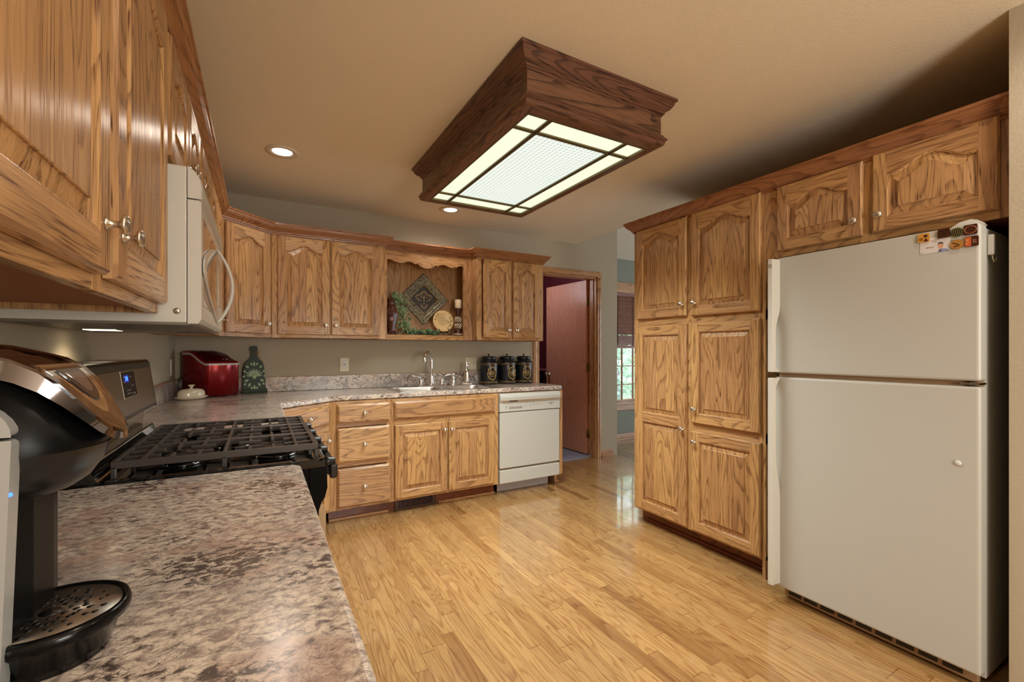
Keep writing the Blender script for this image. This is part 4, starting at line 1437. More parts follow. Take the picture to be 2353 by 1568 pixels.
b.tube([(0.02, -0.006, 0.302), (0.034, -0.008, 0.318), (0.040, -0.008, 0.305), (0.024, -0.006, 0.298), (0.03, -0.008, 0.27), (0.045, -0.006, 0.255), (0.058, -0.004, 0.225)], 0.0022, 6)
b.tube([(0.02, -0.006, 0.302), (0.028, -0.008, 0.285), (0.022, -0.008, 0.272), (0.016, -0.006, 0.285)], 0.0022, 6)
b.build('twine_bow', TWINE, brd)

# butter dish
t = thing('butter_dish', 'cream ceramic butter dish with knobbed lid beside the red appliance', 'butter dish', (-0.395, 3.625, CT1), math.radians(28))
MB().lathe([(0.055, 0.0), (0.07, 0.003), (0.092, 0.014), (0.098, 0.022), (0.095, 0.023), (0.085, 0.016), (0.05, 0.010)], seg=36, sy=0.62).build('dish', CERAM, t)
MB().lathe([(0.078, 0.013), (0.080, 0.022), (0.079, 0.045), (0.072, 0.060), (0.055, 0.070), (0.02, 0.074), (0.004, 0.0745)], seg=36, sy=0.60).build('lid', CERAM, t)
MB().lathe([(0.012, 0.072), (0.008, 0.080), (0.010, 0.086), (0.020, 0.094), (0.021, 0.098), (0.004, 0.100)], seg=16, sy=0.75).build('lid_knob', CERAM, t)

# ------------------------------------------------------------------ things in the niche
NZ = 1.3735
t = thing('vase', 'tall brown glazed vase with fluted mouth at the left end of the niche', 'vase', (0.984, 3.862, NZ))
MB().lathe([(r_ * 1.14, h_) for r_, h_ in [(0.048, 0.0), (0.050, 0.012), (0.040, 0.022), (0.030, 0.035), (0.034, 0.06), (0.044, 0.11), (0.055, 0.165), (0.058, 0.185), (0.052, 0.20), (0.036, 0.235), (0.027, 0.265), (0.028, 0.282), (0.040, 0.305), (0.046, 0.312), (0.040, 0.309), (0.024, 0.285), (0.02, 0.2)]], seg=8, smooth=False).build('body', WINE, t, bevel=0.003)
b = MB()
b.lathe([(0.020, -0.0550), (0.018, -0.0625), (0.012, -0.0635), (0.002, -0.064)], (0.0, 0, 0.135), 20, 'y')
for q in range(12):
    a = 2 * PI * q / 12
    b.ball((0.0 + 0.019 * math.cos(a), -0.060, 0.135 + 0.019 * math.sin(a)), 0.004, None, None, 0, 6, 4)
b.build('medallion', plain('wine_medallion', (128, 92, 84), 0.35), t, rot=(0, 0, math.radians(-10)))
b = MB()
for q in range(26):
    a = 2 * PI * q / 26
    b.ball((0.054 * math.cos(a), 0.054 * math.sin(a), 0.012), 0.006, None, 0.008, 0, 6, 4)
b.build('beaded_foot', WINE, t)

t = thing('ivy_garland', 'trailing variegated ivy garland draped from the vase along the niche floor', 'ivy', (0, 0, 0))
path = [Vector(p) for p in ((0.985, 3.865, 1.70), (1.03, 3.86, 1.69), (1.075, 3.85, 1.60), (1.085, 3.85, 1.50), (1.095, 3.85, 1.44), (1.13, 3.85, 1.405), (1.20, 3.85, 1.395), (1.30, 3.86, 1.395), (1.36, 3.87, 1.39), (1.395, 3.865, 1.385))]
MB().tube(path, 0.003, 6).build('vine', plain('vine_stem', (84, 66, 40), 0.8), t)
b = MB()
rs = random.Random(3)
for q in range(430):
    u = rs.random() * (len(path) - 1)
    i = int(u)
    p = path[i].lerp(path[min(i + 1, len(path) - 1)], u - i)
    vert = 1.42 < p.z < 1.69
    spread = 0.040 if vert else 0.026
    p = p + Vector((rs.gauss(0, spread * (0.7 if not vert else 0.8)), rs.uniform(-0.03, 0.012), rs.gauss(0.006, spread * 0.55)))
    p.z = max(p.z, NZ + 0.012)
    p.x = min(max(p.x, 1.0), 1.40)
    s_ = rs.uniform(0.012, 0.021)
    nrm_ = Vector((rs.uniform(-0.7, 0.7), -1, rs.uniform(-0.2, 0.9))).normalized()
    e1 = nrm_.orthogonal().normalized()
    e1.rotate(Matrix.Rotation(rs.random() * 2 * PI, 3, nrm_))
    e2 = nrm_.cross(e1)
    out = [(1.0, 0.0), (0.35, 0.32), (0.25, 0.85), (-0.25, 0.42), (-0.7, 0.45), (-0.6, 0.0), (-0.7, -0.45), (-0.25, -0.42), (0.25, -0.85), (0.35, -0.32)]
    ring1 = [p + e1 * (a * s_) + e2 * (c_ * s_) + nrm_ * (0.002 * math.cos(a * 3)) for a, c_ in out]
    ring2 = [p + e1 * (a * s_ * 0.66) + e2 * (c_ * s_ * 0.66) + nrm_ * 0.0025 for a, c_ in out]
    n = 10
    deep = p.z < 1.41 and rs.random() < 0.6
    b.add(ring1 + ring2, [(k, (k + 1) % n, n + (k + 1) % n, n + k) for k in range(n)], 2 if deep else 1 if rs.random() < 0.7 else 0)
    b.add(ring2, [tuple(range(n))], 2 if deep else 0)
b.build('leaves', [LEAFA, LEAFB, LEAFC], t)

# diamond plaque
t = thing('wall_plaque', 'diamond-hung pewter tile with a raised cross on the niche back', 'plaque', (1.316, 4.003, 1.712))
hd = 0.238 / math.sqrt(2)


def dia(mb, prof, mi=0, sides=None):
    """square frame, turned 45 degrees; prof: (half side, y)"""
    rings = []
    for hs, y in prof:
        r_ = hs * math.sqrt(2)
        rings.append([(r_, y, 0), (0, y, r_), (-r_, y, 0), (0, y, -r_)])
    for q in range(len(rings) - 1):
        for i in range(4):
            j = (i + 1) % 4
            mb.add([rings[q][i], rings[q][j], rings[q + 1][j], rings[q + 1][i]], [(0, 1, 2, 3)], mi)
    return rings


b = MB()
dia(b, [(hd, -0.001), (hd, -0.014), (hd - 0.004, -0.020), (hd - 0.012, -0.022), (hd - 0.020, -0.016), (hd - 0.026, -0.015), (hd - 0.030, -0.022), (hd - 0.038, -0.024), (hd - 0.050, -0.016), (hd - 0.064, -0.020), (hd - 0.068, -0.026), (hd - 0.074, -0.026)])
for q in range(4):
    a0 = Vector((hd * math.sqrt(2) * math.cos(q * R90), 0, hd * math.sqrt(2) * math.sin(q * R90)))
    a1 = Vector((hd * math.sqrt(2) * math.cos((q + 1) * R90), 0, hd * math.sqrt(2) * math.sin((q + 1) * R90)))
    for i in range(34):
        p = a0.lerp(a1, (i + 0.5) / 34) * (1 - 0.008 / hd)
        b.ball((p.x, -0.022, p.z), 0.0032, None, None, 0, 6, 4)
    for i in range(16):
        p = a0.lerp(a1, 0.12 + 0.76 * i / 15) * (1 - 0.057 / hd)
        b.ball((p.x, -0.017, p.z), 0.008, 0.004, 0.008, 0, 6, 4)
b.build('frame', PEWT, t)
b = MB()
oc = []
for k in range(4):
    a = k * R90
    r_ = (hd - 0.072) * math.sqrt(2)
    for sg in (-1, 1):
        q_ = Vector((math.cos(a), math.sin(a))) * r_ * 0.88 + Vector((-math.sin(a), math.cos(a))) * r_ * 0.12 * sg
        oc.append((q_.x, q_.y))
b.prism(oc, -0.012, -0.008, 'y')
b.build('inner_panel', SLATE, t)
b = MB()
for i in range(8):
    p0, p1 = oc[i], oc[(i + 1) % 8]
    b.tube([(p0[0], -0.019, p0[1]), (p1[0], -0.019, p1[1])], 0.006, 6)
b.build('inner_rim', RIMG, t)
b = MB()
b.tube([(0, -0.016, 0.050), (0, -0.018, 0.0), (0, -0.016, -0.06)], 0.004, 6)
b.tube([(-0.035, -0.016, 0.018), (0.035, -0.016, 0.018)], 0.004, 6)


def scroll(mb, c0, a0, s_, flip):
    pts = []
    for i in range(10):
        u = i / 9
        a = a0 + flip * u * 4.2
        r_ = s_ * (1 - 0.75 * u)
        pts.append((c0[0] + r_ * math.cos(a), -0.0165, c0[1] + r_ * math.sin(a)))
    mb.tube(pts, 0.0030, 6)


for ex, ez, ad in ((0, 0.062, R90), (0.062, 0.018, 0), (-0.062, 0.018, PI), (0, -0.075, -R90)):
    for fl in (-1, 1):
        off = Vector((-math.sin(ad), math.cos(ad))) * 0.016 * fl
        scroll(b, (ex * 0.72 + off.x, ez * 0.80 + off.y), ad + PI * 0.9 * fl, 0.017, -fl)
        scroll(b, (ex * 1.0 + off.x * 0.7, ez * 1.02 + off.y * 0.7), ad + PI * fl, 0.011, -fl)
    b.ball((ex * 1.22, -0.016, ez * 1.15), 0.006, 0.004, 0.008, 0, 8, 5)
b.build('cross', plain('antique_bronze_cross', (206, 180, 140), 0.4, 0.4), t)

# plate on stand
t = thing('decor_plate', 'round cream decorative plate with brown script and vines, standing on a small easel', 'plate', (1.470, 3.905, NZ + 0.136))
R_ = 0.100
pl = MB().lathe([(0.004, -0.002), (R_ * 0.60, -0.002), (R_ * 0.66, -0.006), (R_ * 0.97, -0.013), (R_, -0.011), (R_ * 0.98, -0.008), (R_ * 0.7, 0.003), (0.004, 0.004)], seg=48, axis='y').build('dish', CREAMPL, t, rot=(math.radians(-10), 0, 0))
b = MB()
for row, (z, wa) in enumerate(((0.034, 0.03), (0.022, 0.034), (0.010, 0.036), (-0.001, 0.042), (-0.012, 0.036), (-0.023, 0.032), (-0.034, 0.024))):
    n = 6
    for q in range(n):
        x = -wa - 0.004 + 2 * wa * q / n
        b.box(x, x + 2 * wa / n * 0.7, -0.0032, -0.001, z - 0.0016, z + 0.0016)
b.build('script_lines', INKL, pl)
b = MB()
for a0, sg in ((2.75, 1), (2.5, -1), (3.2, 1), (0.45, 1), (0.2, -1), (-0.1, 1), (-0.4, -1), (-0.7, 1), (-1.2, 1)):
    pts = []
    for i in range(8):
        u = i / 7
        a = a0 + sg * u * 4.5
        r_ = 0.013 * (1 - 0.7 * u)
        cx2, cz2 = 0.078 * math.cos(a0 * 0.9), 0.078 * math.sin(a0 * 0.9)
        pts.append((cx2 + r_ * math.cos(a), -0.0115, cz2 + r_ * math.sin(a)))
    b.tube(pts, 0.0014, 5)
for q in range(16):
    b.ball((0.045 + rs.uniform(-0.012, 0.018), -0.0085, -0.02 + rs.uniform(-0.028, 0.03)), 0.0026, 0.002, None, 0, 6, 4)
b.build('painted_vines', plain('vine_brown', (96, 78, 48), 0.6), pl)
e = thing('plate_easel', 'small dark easel with curled feet holding the cream plate in the niche', 'easel', (1.470, 3.905, NZ))
b = MB()
for sg in (-1, 1):
    b.tube([(sg * 0.045, -0.036, 0.062), (sg * 0.048, -0.030, 0.046), (sg * 0.040, -0.004, 0.034), (sg * 0.024, 0.022, 0.10), (sg * 0.010, 0.030, 0.17)], 0.0035, 6)
    b.tube([(sg * 0.040, -0.004, 0.034), (sg * 0.055, -0.008, 0.012), (sg * 0.075, -0.01, 0.008), (sg * 0.082, -0.01, 0.020), (sg * 0.070, -0.01, 0.026)], 0.0035, 6)
    b.tube([(sg * 0.040, -0.004, 0.034), (sg * 0.012, -0.004, 0.030), (sg * 0.008, -0.004, 0.004)], 0.0035, 6)
b.tube([(-0.05, -0.002, 0.036), (0.05, -0.002, 0.036)], 0.003, 6)
b.build('wire_frame', plain('dark_wire', (44, 30, 22), 0.45, 0.3), e)

# candle holder and candle
t = thing('candle_holder', 'turned dark wood candlestick with whitewashed rope twists at the right end of the niche', 'candle holder', (1.608, 3.875, NZ))
b = MB()
b.lathe([(0.052, 0.0), (0.053, 0.012), (0.046, 0.016), (0.042, 0.022), (0.034, 0.030), (0.032, 0.044), (0.036, 0.050), (0.028, 0.058), (0.030, 0.066), (0.020, 0.070)], seg=28)
b.lathe([(0.022, 0.180), (0.030, 0.186), (0.026, 0.194), (0.020, 0.200), (0.024, 0.222), (0.030, 0.232), (0.026, 0.240), (0.046, 0.246), (0.048, 0.254), (0.044, 0.258)], seg=28)
b.lathe([(0.020, 0.068), (0.018, 0.12), (0.020, 0.182)], seg=20)
b.lathe([(0.021, 0.117), (0.025, 0.121), (0.021, 0.126)], seg=24)
b.build('shaft', WOODD, t)
MB().lathe([(0.053, 0.0125), (0.0535, 0.013), (0.052, 0.020), (0.047, 0.0205)], seg=28).build('whitewashed_ring', WHITEW, t)
for z0, z1, rm in ((0.070, 0.116, 0.033), (0.127, 0.180, 0.030)):
    b = MB()
    for q in range(9):
        pts, rad = [], []
        for i in range(9):
            u = i / 8
            a = 2 * PI * q / 9 + u * 1.5
            r_ = (0.021 + (rm - 0.021) * math.sin(PI * min(1, max(0, 0.08 + (0.84 * u if z0 < 0.1 else 0.90 * (1 - u) ** 1.5)))))
            pts.append((r_ * math.cos(a), r_ * math.sin(a), z0 + (z1 - z0) * u))
            rad.append(0.0052)
        b.tube(pts, rad, 6)
    b.build('rope_twist', WHITEW, t)
t = thing('pillar_candle', 'ivory pillar candle standing on the turned candlestick', 'candle', (1.608, 3.875, NZ + 0.2585))
MB().lathe([(0.030, 0.0), (0.031, 0.003), (0.031, 0.074), (0.028, 0.079), (0.010, 0.076), (0.003, 0.076)], seg=28).build('wax', CANDLE, t)
MB().tube([(0, 0, 0.075), (0.001, 0, 0.082), (0.002, 0, 0.090)], 0.0012, 6).build('wick', plain('wick', (216, 200, 170), 0.8), t)

# ------------------------------------------------------------------ range
t = thing('gas_range', 'black and stainless gas range between the two counters on the left wall', 'range', (0, 0, 0))
RY0, RY1 = 1.435, 2.186
MB().box(-0.515, 0.128, RY0, RY1, 0.02, 0.892).build('body', BLACKS, t, bevel=0.003)
b = MB()
b.prism([(-0.40, 0.893), (0.172, 0.893), (0.178, 0.902), (0.174, 0.914), (0.160, 0.918), (0.150, 0.912), (-0.33, 0.912), (-0.345, 0.922), (-0.36, 0.960), (-0.40, 0.960)], RY0, RY1, 'y')
b.build('cooktop', BLACKG, t, bevel=0.003)
b = MB()
b.prism([(-0.33, RY0), (0.165, RY0), (0.172, RY0 + 0.01), (0.172, RY0 + 0.014), (-0.33, RY0 + 0.014)], 0.9125, 0.9185, 'z')
b.build('cooktop_rim', BLACKG, t, bevel=0.002)
b = MB()
b.prism([(-0.33, RY1 - 0.014), (0.172, RY1 - 0.014), (0.172, RY1), (-0.33, RY1)], 0.9125, 0.9185, 'z')
b.build('cooktop_rim', BLACKG, t, bevel=0.002)
# backguard
b = MB()
b.prism([(-0.515, 0.895), (-0.41, 0.895), (-0.395, 0.93), (-0.385, 1.020), (-0.347, 1.028), (-0.370, 1.196), (-0.378, 1.205), (-0.515, 1.205)], RY0 + 0.004, RY1 - 0.004, 'y')
b.build('backguard', plain('black_enamel', (9, 8, 8), 0.2, spec=0.25), t, bevel=0.008, seg=3)
bg = Vector((-0.023, 0.168)).normalized()   # up along the sloping face, (x, z)
bn = Vector((bg.y, -bg.x))


def bgp(y, s_, o=0.0):
    return (-0.347 + bg.x * s_ + bn.x * o, y, 1.028 + bg.y * s_ + bn.y * o)


def bgquad(y0, y1, s0, s1, o0, o1):
    m_ = MB()
    v = [bgp(y0, s0, o0), bgp(y1, s0, o0), bgp(y1, s1, o0), bgp(y0, s1, o0), bgp(y0, s0, o1), bgp(y1, s0, o1), bgp(y1, s1, o1), bgp(y0, s1, o1)]
    m_.add(v, [(3, 2, 1, 0), (4, 5, 6, 7), (0, 1, 5, 4), (1, 2, 6, 5), (2, 3, 7, 6), (3, 0, 4, 7)])
    return m_


bgquad(RY0 + 0.036, RY1 - 0.026, 0.014, 0.150, -0.003, 0.0016).build('steel_face', plain('bronzed_steel', (150, 132, 112), 0.25, 1.0), t, bevel=0.001)
bgquad(1.745, 1.915, 0.064, 0.148, 0.0, 0.0022).build('display_frame', STEEL, t)
bgquad(1.748, 1.905, 0.067, 0.145, 0.0, 0.0028).build('display_glass', plain('display_black', (10, 9, 10), 0.35, spec=0.15), t)
b = bgquad(1.770, 1.826, 0.112, 0.136, 0.0, 0.0032)
b.build('clock_backing', LEDD, t)
lt = text('2:01', 0.020, LED, t, bgp(1.798, 0.124, 0.0036), (0, 0, 0), depth=0.0002)
lt.rotation_euler = Matrix(((0, bg.x, bn.x), (1, 0, 0), (0, bg.y, bn.y))).to_euler()
b = MB()
for y_, s_ in ((1.79, 0.078), (1.815, 0.078), (1.79, 0.088), (1.815, 0.088), (1.765, 0.13), (1.765, 0.115), (1.85, 0.128), (1.85, 0.075), (1.87, 0.075), (1.855, 0.10)):
    c_ = bgp(y_, s_, 0.003)
    b.ball(c_, 0.0025, 0.004, 0.0025, 0, 8, 5)
b.build('touch_marks', INKL, t)
MB().prism([(-0.394, 0.945), (-0.384, 1.018), (-0.382, 1.018), (-0.392, 0.945)], RY0 + 0.01, RY1 - 0.01, 'y').build('riser_strip', STEEL, t)
# burners
for bx_, by_, br in ((-0.20, 1.60, 0.042), (-0.20, 2.02, 0.038), (0.045, 1.60, 0.050), (0.045, 2.02, 0.048), (-0.08, 1.81, 0.045)):
    m_ = MB()
    m_.lathe([(br * 1.35, 0.9125), (br * 1.35, 0.916), (br * 1.15, 0.919)], (bx_, by_, 0), 28)
    m_.build('burner_ring', BLACKG, t)
    m_ = MB()
    m_.lathe([(br * 0.95, 0.918), (br * 0.95, 0.930), (br, 0.932), (br, 0.938), (br * 0.85, 0.941), (br * 0.1, 0.9415)], (bx_, by_, 0), 28)
    m_.build('burner_cap', BLACKP, t)
# grates
g = None
for i in range(3):
    y0 = 1.476 + i * 0.2195
    if g is None:
        m_ = MB()
        L, W = 0.484, 0.2165
        zt0, zt1 = 0.0, 0.013
        h_ = 0.011
        m_.box(0, L, 0, h_, zt0 - 0.006, zt1)
        m_.box(0, L, W - h_, W, zt0 - 0.006, zt1)
        m_.box(0, h_, h_, W - h_, zt0 - 0.002, zt1)
        m_.box(L - h_ - 0.004, L, h_, W - h_, zt0 - 0.002, zt1)
        for k in range(1, 8):
            x = L * k / 8
            w_ = 0.0045
            if k in (1, 4, 7):
                m_.box(x - w_, x + w_, h_, W - h_, zt0, zt1)
            else:
                m_.box(x - w_, x + w_, h_, W * 0.32, zt0, zt1)
                m_.box(x - w_, x + w_, W * 0.68, W - h_, zt0, zt1)
        for ya in (W * 0.32, W * 0.68):
            for xa, xb in ((h_, L * 0.19), (L * 0.31, L * 0.44), (L * 0.56, L * 0.69), (L * 0.81, L - h_)):
                m_.box(xa, xb, ya - 0.004, ya + 0.004, zt0 + 0.001, zt1 - 0.001)
        for fx_ in (0.006, L / 2, L - 0.006):
            for fy_ in (0.006, W - 0.006):
                m_.box(fx_ - 0.006, fx_ + 0.006, fy_ - 0.006, fy_ + 0.006, -0.0315, 0.0)
        g = m_.build('grate', IRON, None, loc=(-0.328, y0, 0.9445), bevel=0.002, seg=2)
        tag(g, 'black cast-iron grate on the range, the one nearest the camera', 'grate', 'cast-iron burner grates')
    else:
        o = g.copy()
        COL.objects.link(o)
        o.location = (-0.328, y0, 0.9445)
        o['label'] = ['black cast-iron grate in the middle of the range', 'black cast-iron grate at the far side of the range'][i - 1]
# front
b = MB()
b.prism([(0.128, 0.800), (0.170, 0.800), (0.176, 0.830), (0.172, 0.892), (0.128, 0.892)], RY0, RY1, 'y')
b.build('control_panel', STEEL, t, bevel=0.003)
for i in range(5):
    y = RY0 + 0.012 + 0.0 + i * 0.1815
    MB().lathe([(0.015, 0.170), (0.015, 0.180), (0.0125, 0.184), (0.012, 0.196), (0.010, 0.199), (0.002, 0.1995)], (0, y, 0.905), 18, 'x').build('control_knob', BLACKP, t)
b = MB()
b.prism([(0.128, 0.10), (0.148, 0.10), (0.152, 0.765), (0.160, 0.79), (0.168, 0.80), (0.176, 0.83), (0.174, 0.893), (0.128, 0.893)], RY0 - 0.0015, RY0 + 0.001, 'y')
b.build('side_cover', BLACKS, t)
b = MB()
b.box(0.174, 0.188, RY0 + 0.02, RY0 + 0.05, 0.862, 0.888)
b.box(0.174, 0.188, RY1 - 0.05, RY1 - 0.02, 0.862, 0.888)
b.box(0.184, 0.206, RY0 + 0.004, RY1 - 0.004, 0.853, 0.897)
b.build('door_handle', BLACKP, t, bevel=0.006, seg=3)
b = MB()
b.prism([(0.128, 0.235), (0.166, 0.235), (0.172, 0.26), (0.172, 0.755), (0.164, 0.782), (0.128, 0.790)], RY0 + 0.002, RY1 - 0.002, 'y')
b.build('oven_door', STEEL, t, bevel=0.003)
MB().box(0.1722, 0.174, RY0 + 0.12, RY1 - 0.12, 0.36, 0.62).build('oven_window', BLACKG, t)
b = MB()
b.prism([(0.128, 0.06), (0.160, 0.06), (0.166, 0.08), (0.166, 0.200), (0.158, 0.222), (0.128, 0.226)], RY0 + 0.002, RY1 - 0.002, 'y')
b.build('warming_drawer', STEEL, t, bevel=0.003)
b = MB()
for fx_ in (-0.45, 0.08):
    for fy_ in (RY0 + 0.05, RY1 - 0.05):
        b = MB()
        b.lathe([(0.018, 0.0005), (0.018, 0.022)], (fx_, fy_, 0), 12)
        b.build('foot', BLACKP, t)

# ------------------------------------------------------------------ microwave
t = thing('microwave', 'white over-the-range microwave with oval-framed door mounted above the range', 'microwave', (0, 0, 0))
MY0, MY1, MZ0, MZ1 = 1.438, 2.184, 1.306, 1.722
MB().box(XL + 0.003, -0.167, MY0, MY1, MZ0 + 0.006, MZ1).build('case', CREAMM, t, bevel=0.003)
b = MB()
b.box(XL + 0.01, -0.160, MY0 + 0.004, MY1 - 0.004, MZ0, MZ0 + 0.006)
b.build('underside', plain('grey_underside', (120, 112, 100), 0.4, 0.3), t)
b = MB()
for x0 in (-0.40, -0.26):
    for q in range(12):
        b.box(x0 + q * 0.008, x0 + 0.004 + q * 0.008, MY1 - 0.32, MY1 - 0.08, MZ0 - 0.0015, MZ0 + 0.001)
b.build('grease_filter', STEEL, t)
MB().box(-0.480, -0.400, 1.865, 1.945, MZ0 - 0.002, MZ0 + 0.001).build('lamp_lens', MWLAMP, t)
fr = [(-0.165, 1.640), (-0.136, 1.640), (-0.135, 1.668), (-0.138, 1.69), (-0.146, 1.708), (-0.158, 1.720), (-0.165, 1.722)]
b = MB().prism(fr, MY0, MY1, 'y')
b.build('vent_hood', CREAMM, t, bevel=0.002)
b = MB()
for q in range(9):
    z = 1.646 + q * 0.0062
    x = -0.1345 if q < 5 else -0.1345 - (q - 4) * 0.0014
    b.box(x - 0.003, x + 0.0022, MY0 + 0.012, MY1 - 0.012, z, z + 0.0034)
b.build('louvre_slats', CREAMM, t, bevel=0.0008, seg=1)
MB().prism([(-0.165, MZ0 + 0.004), (-0.142, MZ0 + 0.004), (-0.135, MZ0 + 0.016), (-0.135, 1.632), (-0.140, 1.636), (-0.165, 1.636)], MY0, 1.955, 'y').build('door', CREAMM, t, bevel=0.004, seg=3)
MB().prism([(-0.165, MZ0 + 0.004), (-0.142, MZ0 + 0.004), (-0.135, MZ0 + 0.016), (-0.135, 1.632), (-0.140, 1.636), (-0.165, 1.636)], 1.959, MY1, 'y').build('keypad_panel', CREAMM, t, bevel=0.004, seg=3)
WIN = plain('tan_smoked_glass', (150, 122, 100), 0.06, coat=0.8)
MB().box(-0.1352, -0.1335, MY0 + 0.045, 1.90, MZ0 + 0.055, 1.600).build('door_window', WIN, t, bevel=0.0006, seg=1)
MB().box(-0.1352, -0.1335, 1.99, MY1 - 0.03, MZ0 + 0.10, 1.58).build('keypad', plain('keypad_glass', (206, 198, 180), 0.12, coat=0.5), t)
b = MB()
pts, rad = [], []
for i in range(15):
    u = i / 14
    z = 1.338 + (1.596 - 1.338) * u
    pts.append((-0.133, 1.90 - 0.42 * math.sin(PI * u), z))
    rad.append(0.006 + 0.006 * math.sin(PI * u))
for i in range(14):
    p0, p1 = Vector(pts[i]), Vector(pts[i + 1])
    w0, w1 = 0.012 + 0.018 * math.sin(PI * i / 14), 0.012 + 0.018 * math.sin(PI * (i + 1) / 14)
    v = [p0 + Vector((0, -w0, 0)), p0 + Vector((0, w0, 0)), p1 + Vector((0, w1, 0)), p1 + Vector((0, -w1, 0))]
    top = [q + Vector((0.004, 0, 0)) for q in v]
    b.add(v + top, [(4, 5, 6, 7), (0, 1, 5, 4), (2, 3, 7, 6), (1, 2, 6, 5), (3, 0, 4, 7)], 0, 0.5)
b.build('window_arc', CREAMM, t)
b = MB()
n = 20
rows = []
for i in range(n + 1):
    u = i / n
    z = 1.330 + (1.604 - 1.330) * u
    out = math.sin(PI * u)
    x = -0.134 + 0.052 * out ** 0.8
    w_ = 0.010 + 0.016 * math.sin(PI * u)
    th = 0.010
    y = 1.915 + 0.03 * out
    rows.append([(x, y - w_, z), (x, y + w_, z), (x - th, y + w_, z), (x - th, y - w_, z)])
v = sum(rows, [])
f = [(q * 4 + k, q * 4 + (k + 1) % 4, (q + 1) * 4 + (k + 1) % 4, (q + 1) * 4 + k) for q in range(n) for k in range(4)] + [(3, 2, 1, 0), tuple(n * 4 + k for k in range(4))]
b.add(v, f, 0, 0.5, True)
b.build('door_handle', CREAMM, t)
MB().lathe([(0.008, -0.0005), (0.008, -0.002), (0.004, -0.004), (0.001, -0.0042)], (-0.187, MY0, 1.342), 14, 'y').build('mounting_screw', NICKEL, t)

# ------------------------------------------------------------------ pod coffee maker
t = thing('coffee_maker', 'black and chrome pod coffee maker on the near counter', 'coffee maker', (0, 0, 0))
KY0, KY1, KC = 0.590, 0.762, 0.676
b = MB()
pp = [(-0.215, KY0 + 0.018), (-0.205, KY0 + 0.06), (-0.205, KY1 - 0.06), (-0.215, KY1 - 0.012), (-0.24, KY1 - 0.004), (-0.42, KY1 - 0.004), (-0.42, KY0 + 0.018)]
b.prism(pp, CT1 + 0.0005, 1.10, 'z')
b.build('column', plain('column_black', (12, 12, 13), 0.35, spec=0.08), t, bevel=0.006, seg=3)
# grey side panel with a rounded shoulder
sp = [(-0.43, CT1 + 0.0005), (-0.205, CT1 + 0.0005), (-0.198, 1.13)]
sd = MB().prism([(-0.43, CT1 + 0.0005), (-0.207, CT1 + 0.0005), (-0.199, 1.156), (-0.43, 1.156)], KY0 - 0.006, KY0 + 0.014, 'y')
sd.build('side_panel', SILVB, t, bevel=0.005, seg=3)
pts = [(-0.43, 1.159)]
for i in range(9):
    a = R90 * i / 8
    pts.append((-0.252 + 0.053 * math.cos(a), 1.159 + 0.040 * math.sin(a)))
pts.append((-0.43, 1.199))
MB().prism(pts, KY0 - 0.006, KY0 + 0.014, 'y').build('side_shoulder', SILVB, t, bevel=0.005, seg=3)
MB().ball((-0.2005, KY0 - 0.004, 1.106), 0.0022, None, None, 0, 8, 6).build('indicator_light', LED, t)
# brew head: upper half and rounded lower bowl
HT = [(-0.44, 1.225), (-0.32, 1.228), (-0.24, 1.222), (-0.212, 1.212), (-0.186, 1.192), (-0.170, 1.168), (-0.158, 1.148)]


def head_rows(zf, x0, x1, n, half, yc, inset=0.0):
    rows = []
    return rows


def plan(hw, xf, xb, n=14):
    """outline: flat back, round front"""
    pts = [(xb, KC - hw)]
    for i in range(n + 1):
        a = -R90 + PI * i / n
        pts.append((xf - 0.07 + 0.07 * math.cos(a), KC + hw * math.sin(a)))
    pts.append((xb, KC + hw))
    return pts


def ztop(x):
    for (xa, za), (xb_, zb) in zip(HT, HT[1:]):
        if xa <= x <= xb_:
            return za + (zb - za) * (x - xa) / (xb_ - xa)
    return HT[0][1] if x < HT[0][0] else HT[-1][1]


b = MB()
rings = []
for hw, xf, dz in ((0.080, -0.152, None), (0.080, -0.150, 'top')):
    P_ = plan(hw, xf, -0.44)
    rings.append([(x, y, (1.136 if dz is None else ztop(x))) for x, y in P_])
loft(b, rings, 0, False, True)
b.build('head_upper', plain('head_black', (8, 8, 9), 0.35, spec=0.15), t)
b = MB()
rings = []
for hw, xf, z in ((0.079, -0.151, 1.136), (0.076, -0.156, 1.118), (0.068, -0.167, 1.100), (0.056, -0.182, 1.089), (0.040, -0.196, 1.084)):
    rings.append([(x, y, z) for x, y in plan(hw, xf, -0.44)])
loft(b, rings, 0, False, True)
b.build('head_lower', plain('black_satin_plastic', (16, 16, 17), 0.28), t)
# chrome handle band
HB = [(-0.44, 1.250), (-0.30, 1.250), (-0.25, 1.245), (-0.209, 1.233), (-0.198, 1.228), (-0.185, 1.219), (-0.174, 1.207), (-0.162, 1.190), (-0.153, 1.175), (-0.145, 1.162), (-0.138, 1.152), (-0.128, 1.146)]


def zh(x):
    for (xa, za), (xb_, zb) in zip(HB, HB[1:]):
        if xa <= x <= xb_:
            return za + (zb - za) * (x - xa) / (xb_ - xa)
    return HB[0][1] if x < HB[0][0] else HB[-1][1]


def hplan(hw, xf, n=16, xb=-0.44):
    pts = [(xb, KC - hw)]
    for i in range(7):
        pts.append((xb + (xf - 0.085 - xb) * (i + 1) / 7, KC - hw))
    for i in range(1, n):
        a = -R90 + PI * i / n
        pts.append((xf - 0.085 + 0.085 * math.cos(a), KC + hw * math.sin(a)))
    for i in range(7):
        pts.append((xb + (xf - 0.085 - xb) * (7 - i) / 7, KC + hw))
    pts.append((xb, KC + hw))
    return pts


HC_, HW = 0.6685, 0.0765


def thk(x):
    return 0.0105 + 0.0115 * max(0.0, min(1.0, (-0.135 - x) / 0.045))


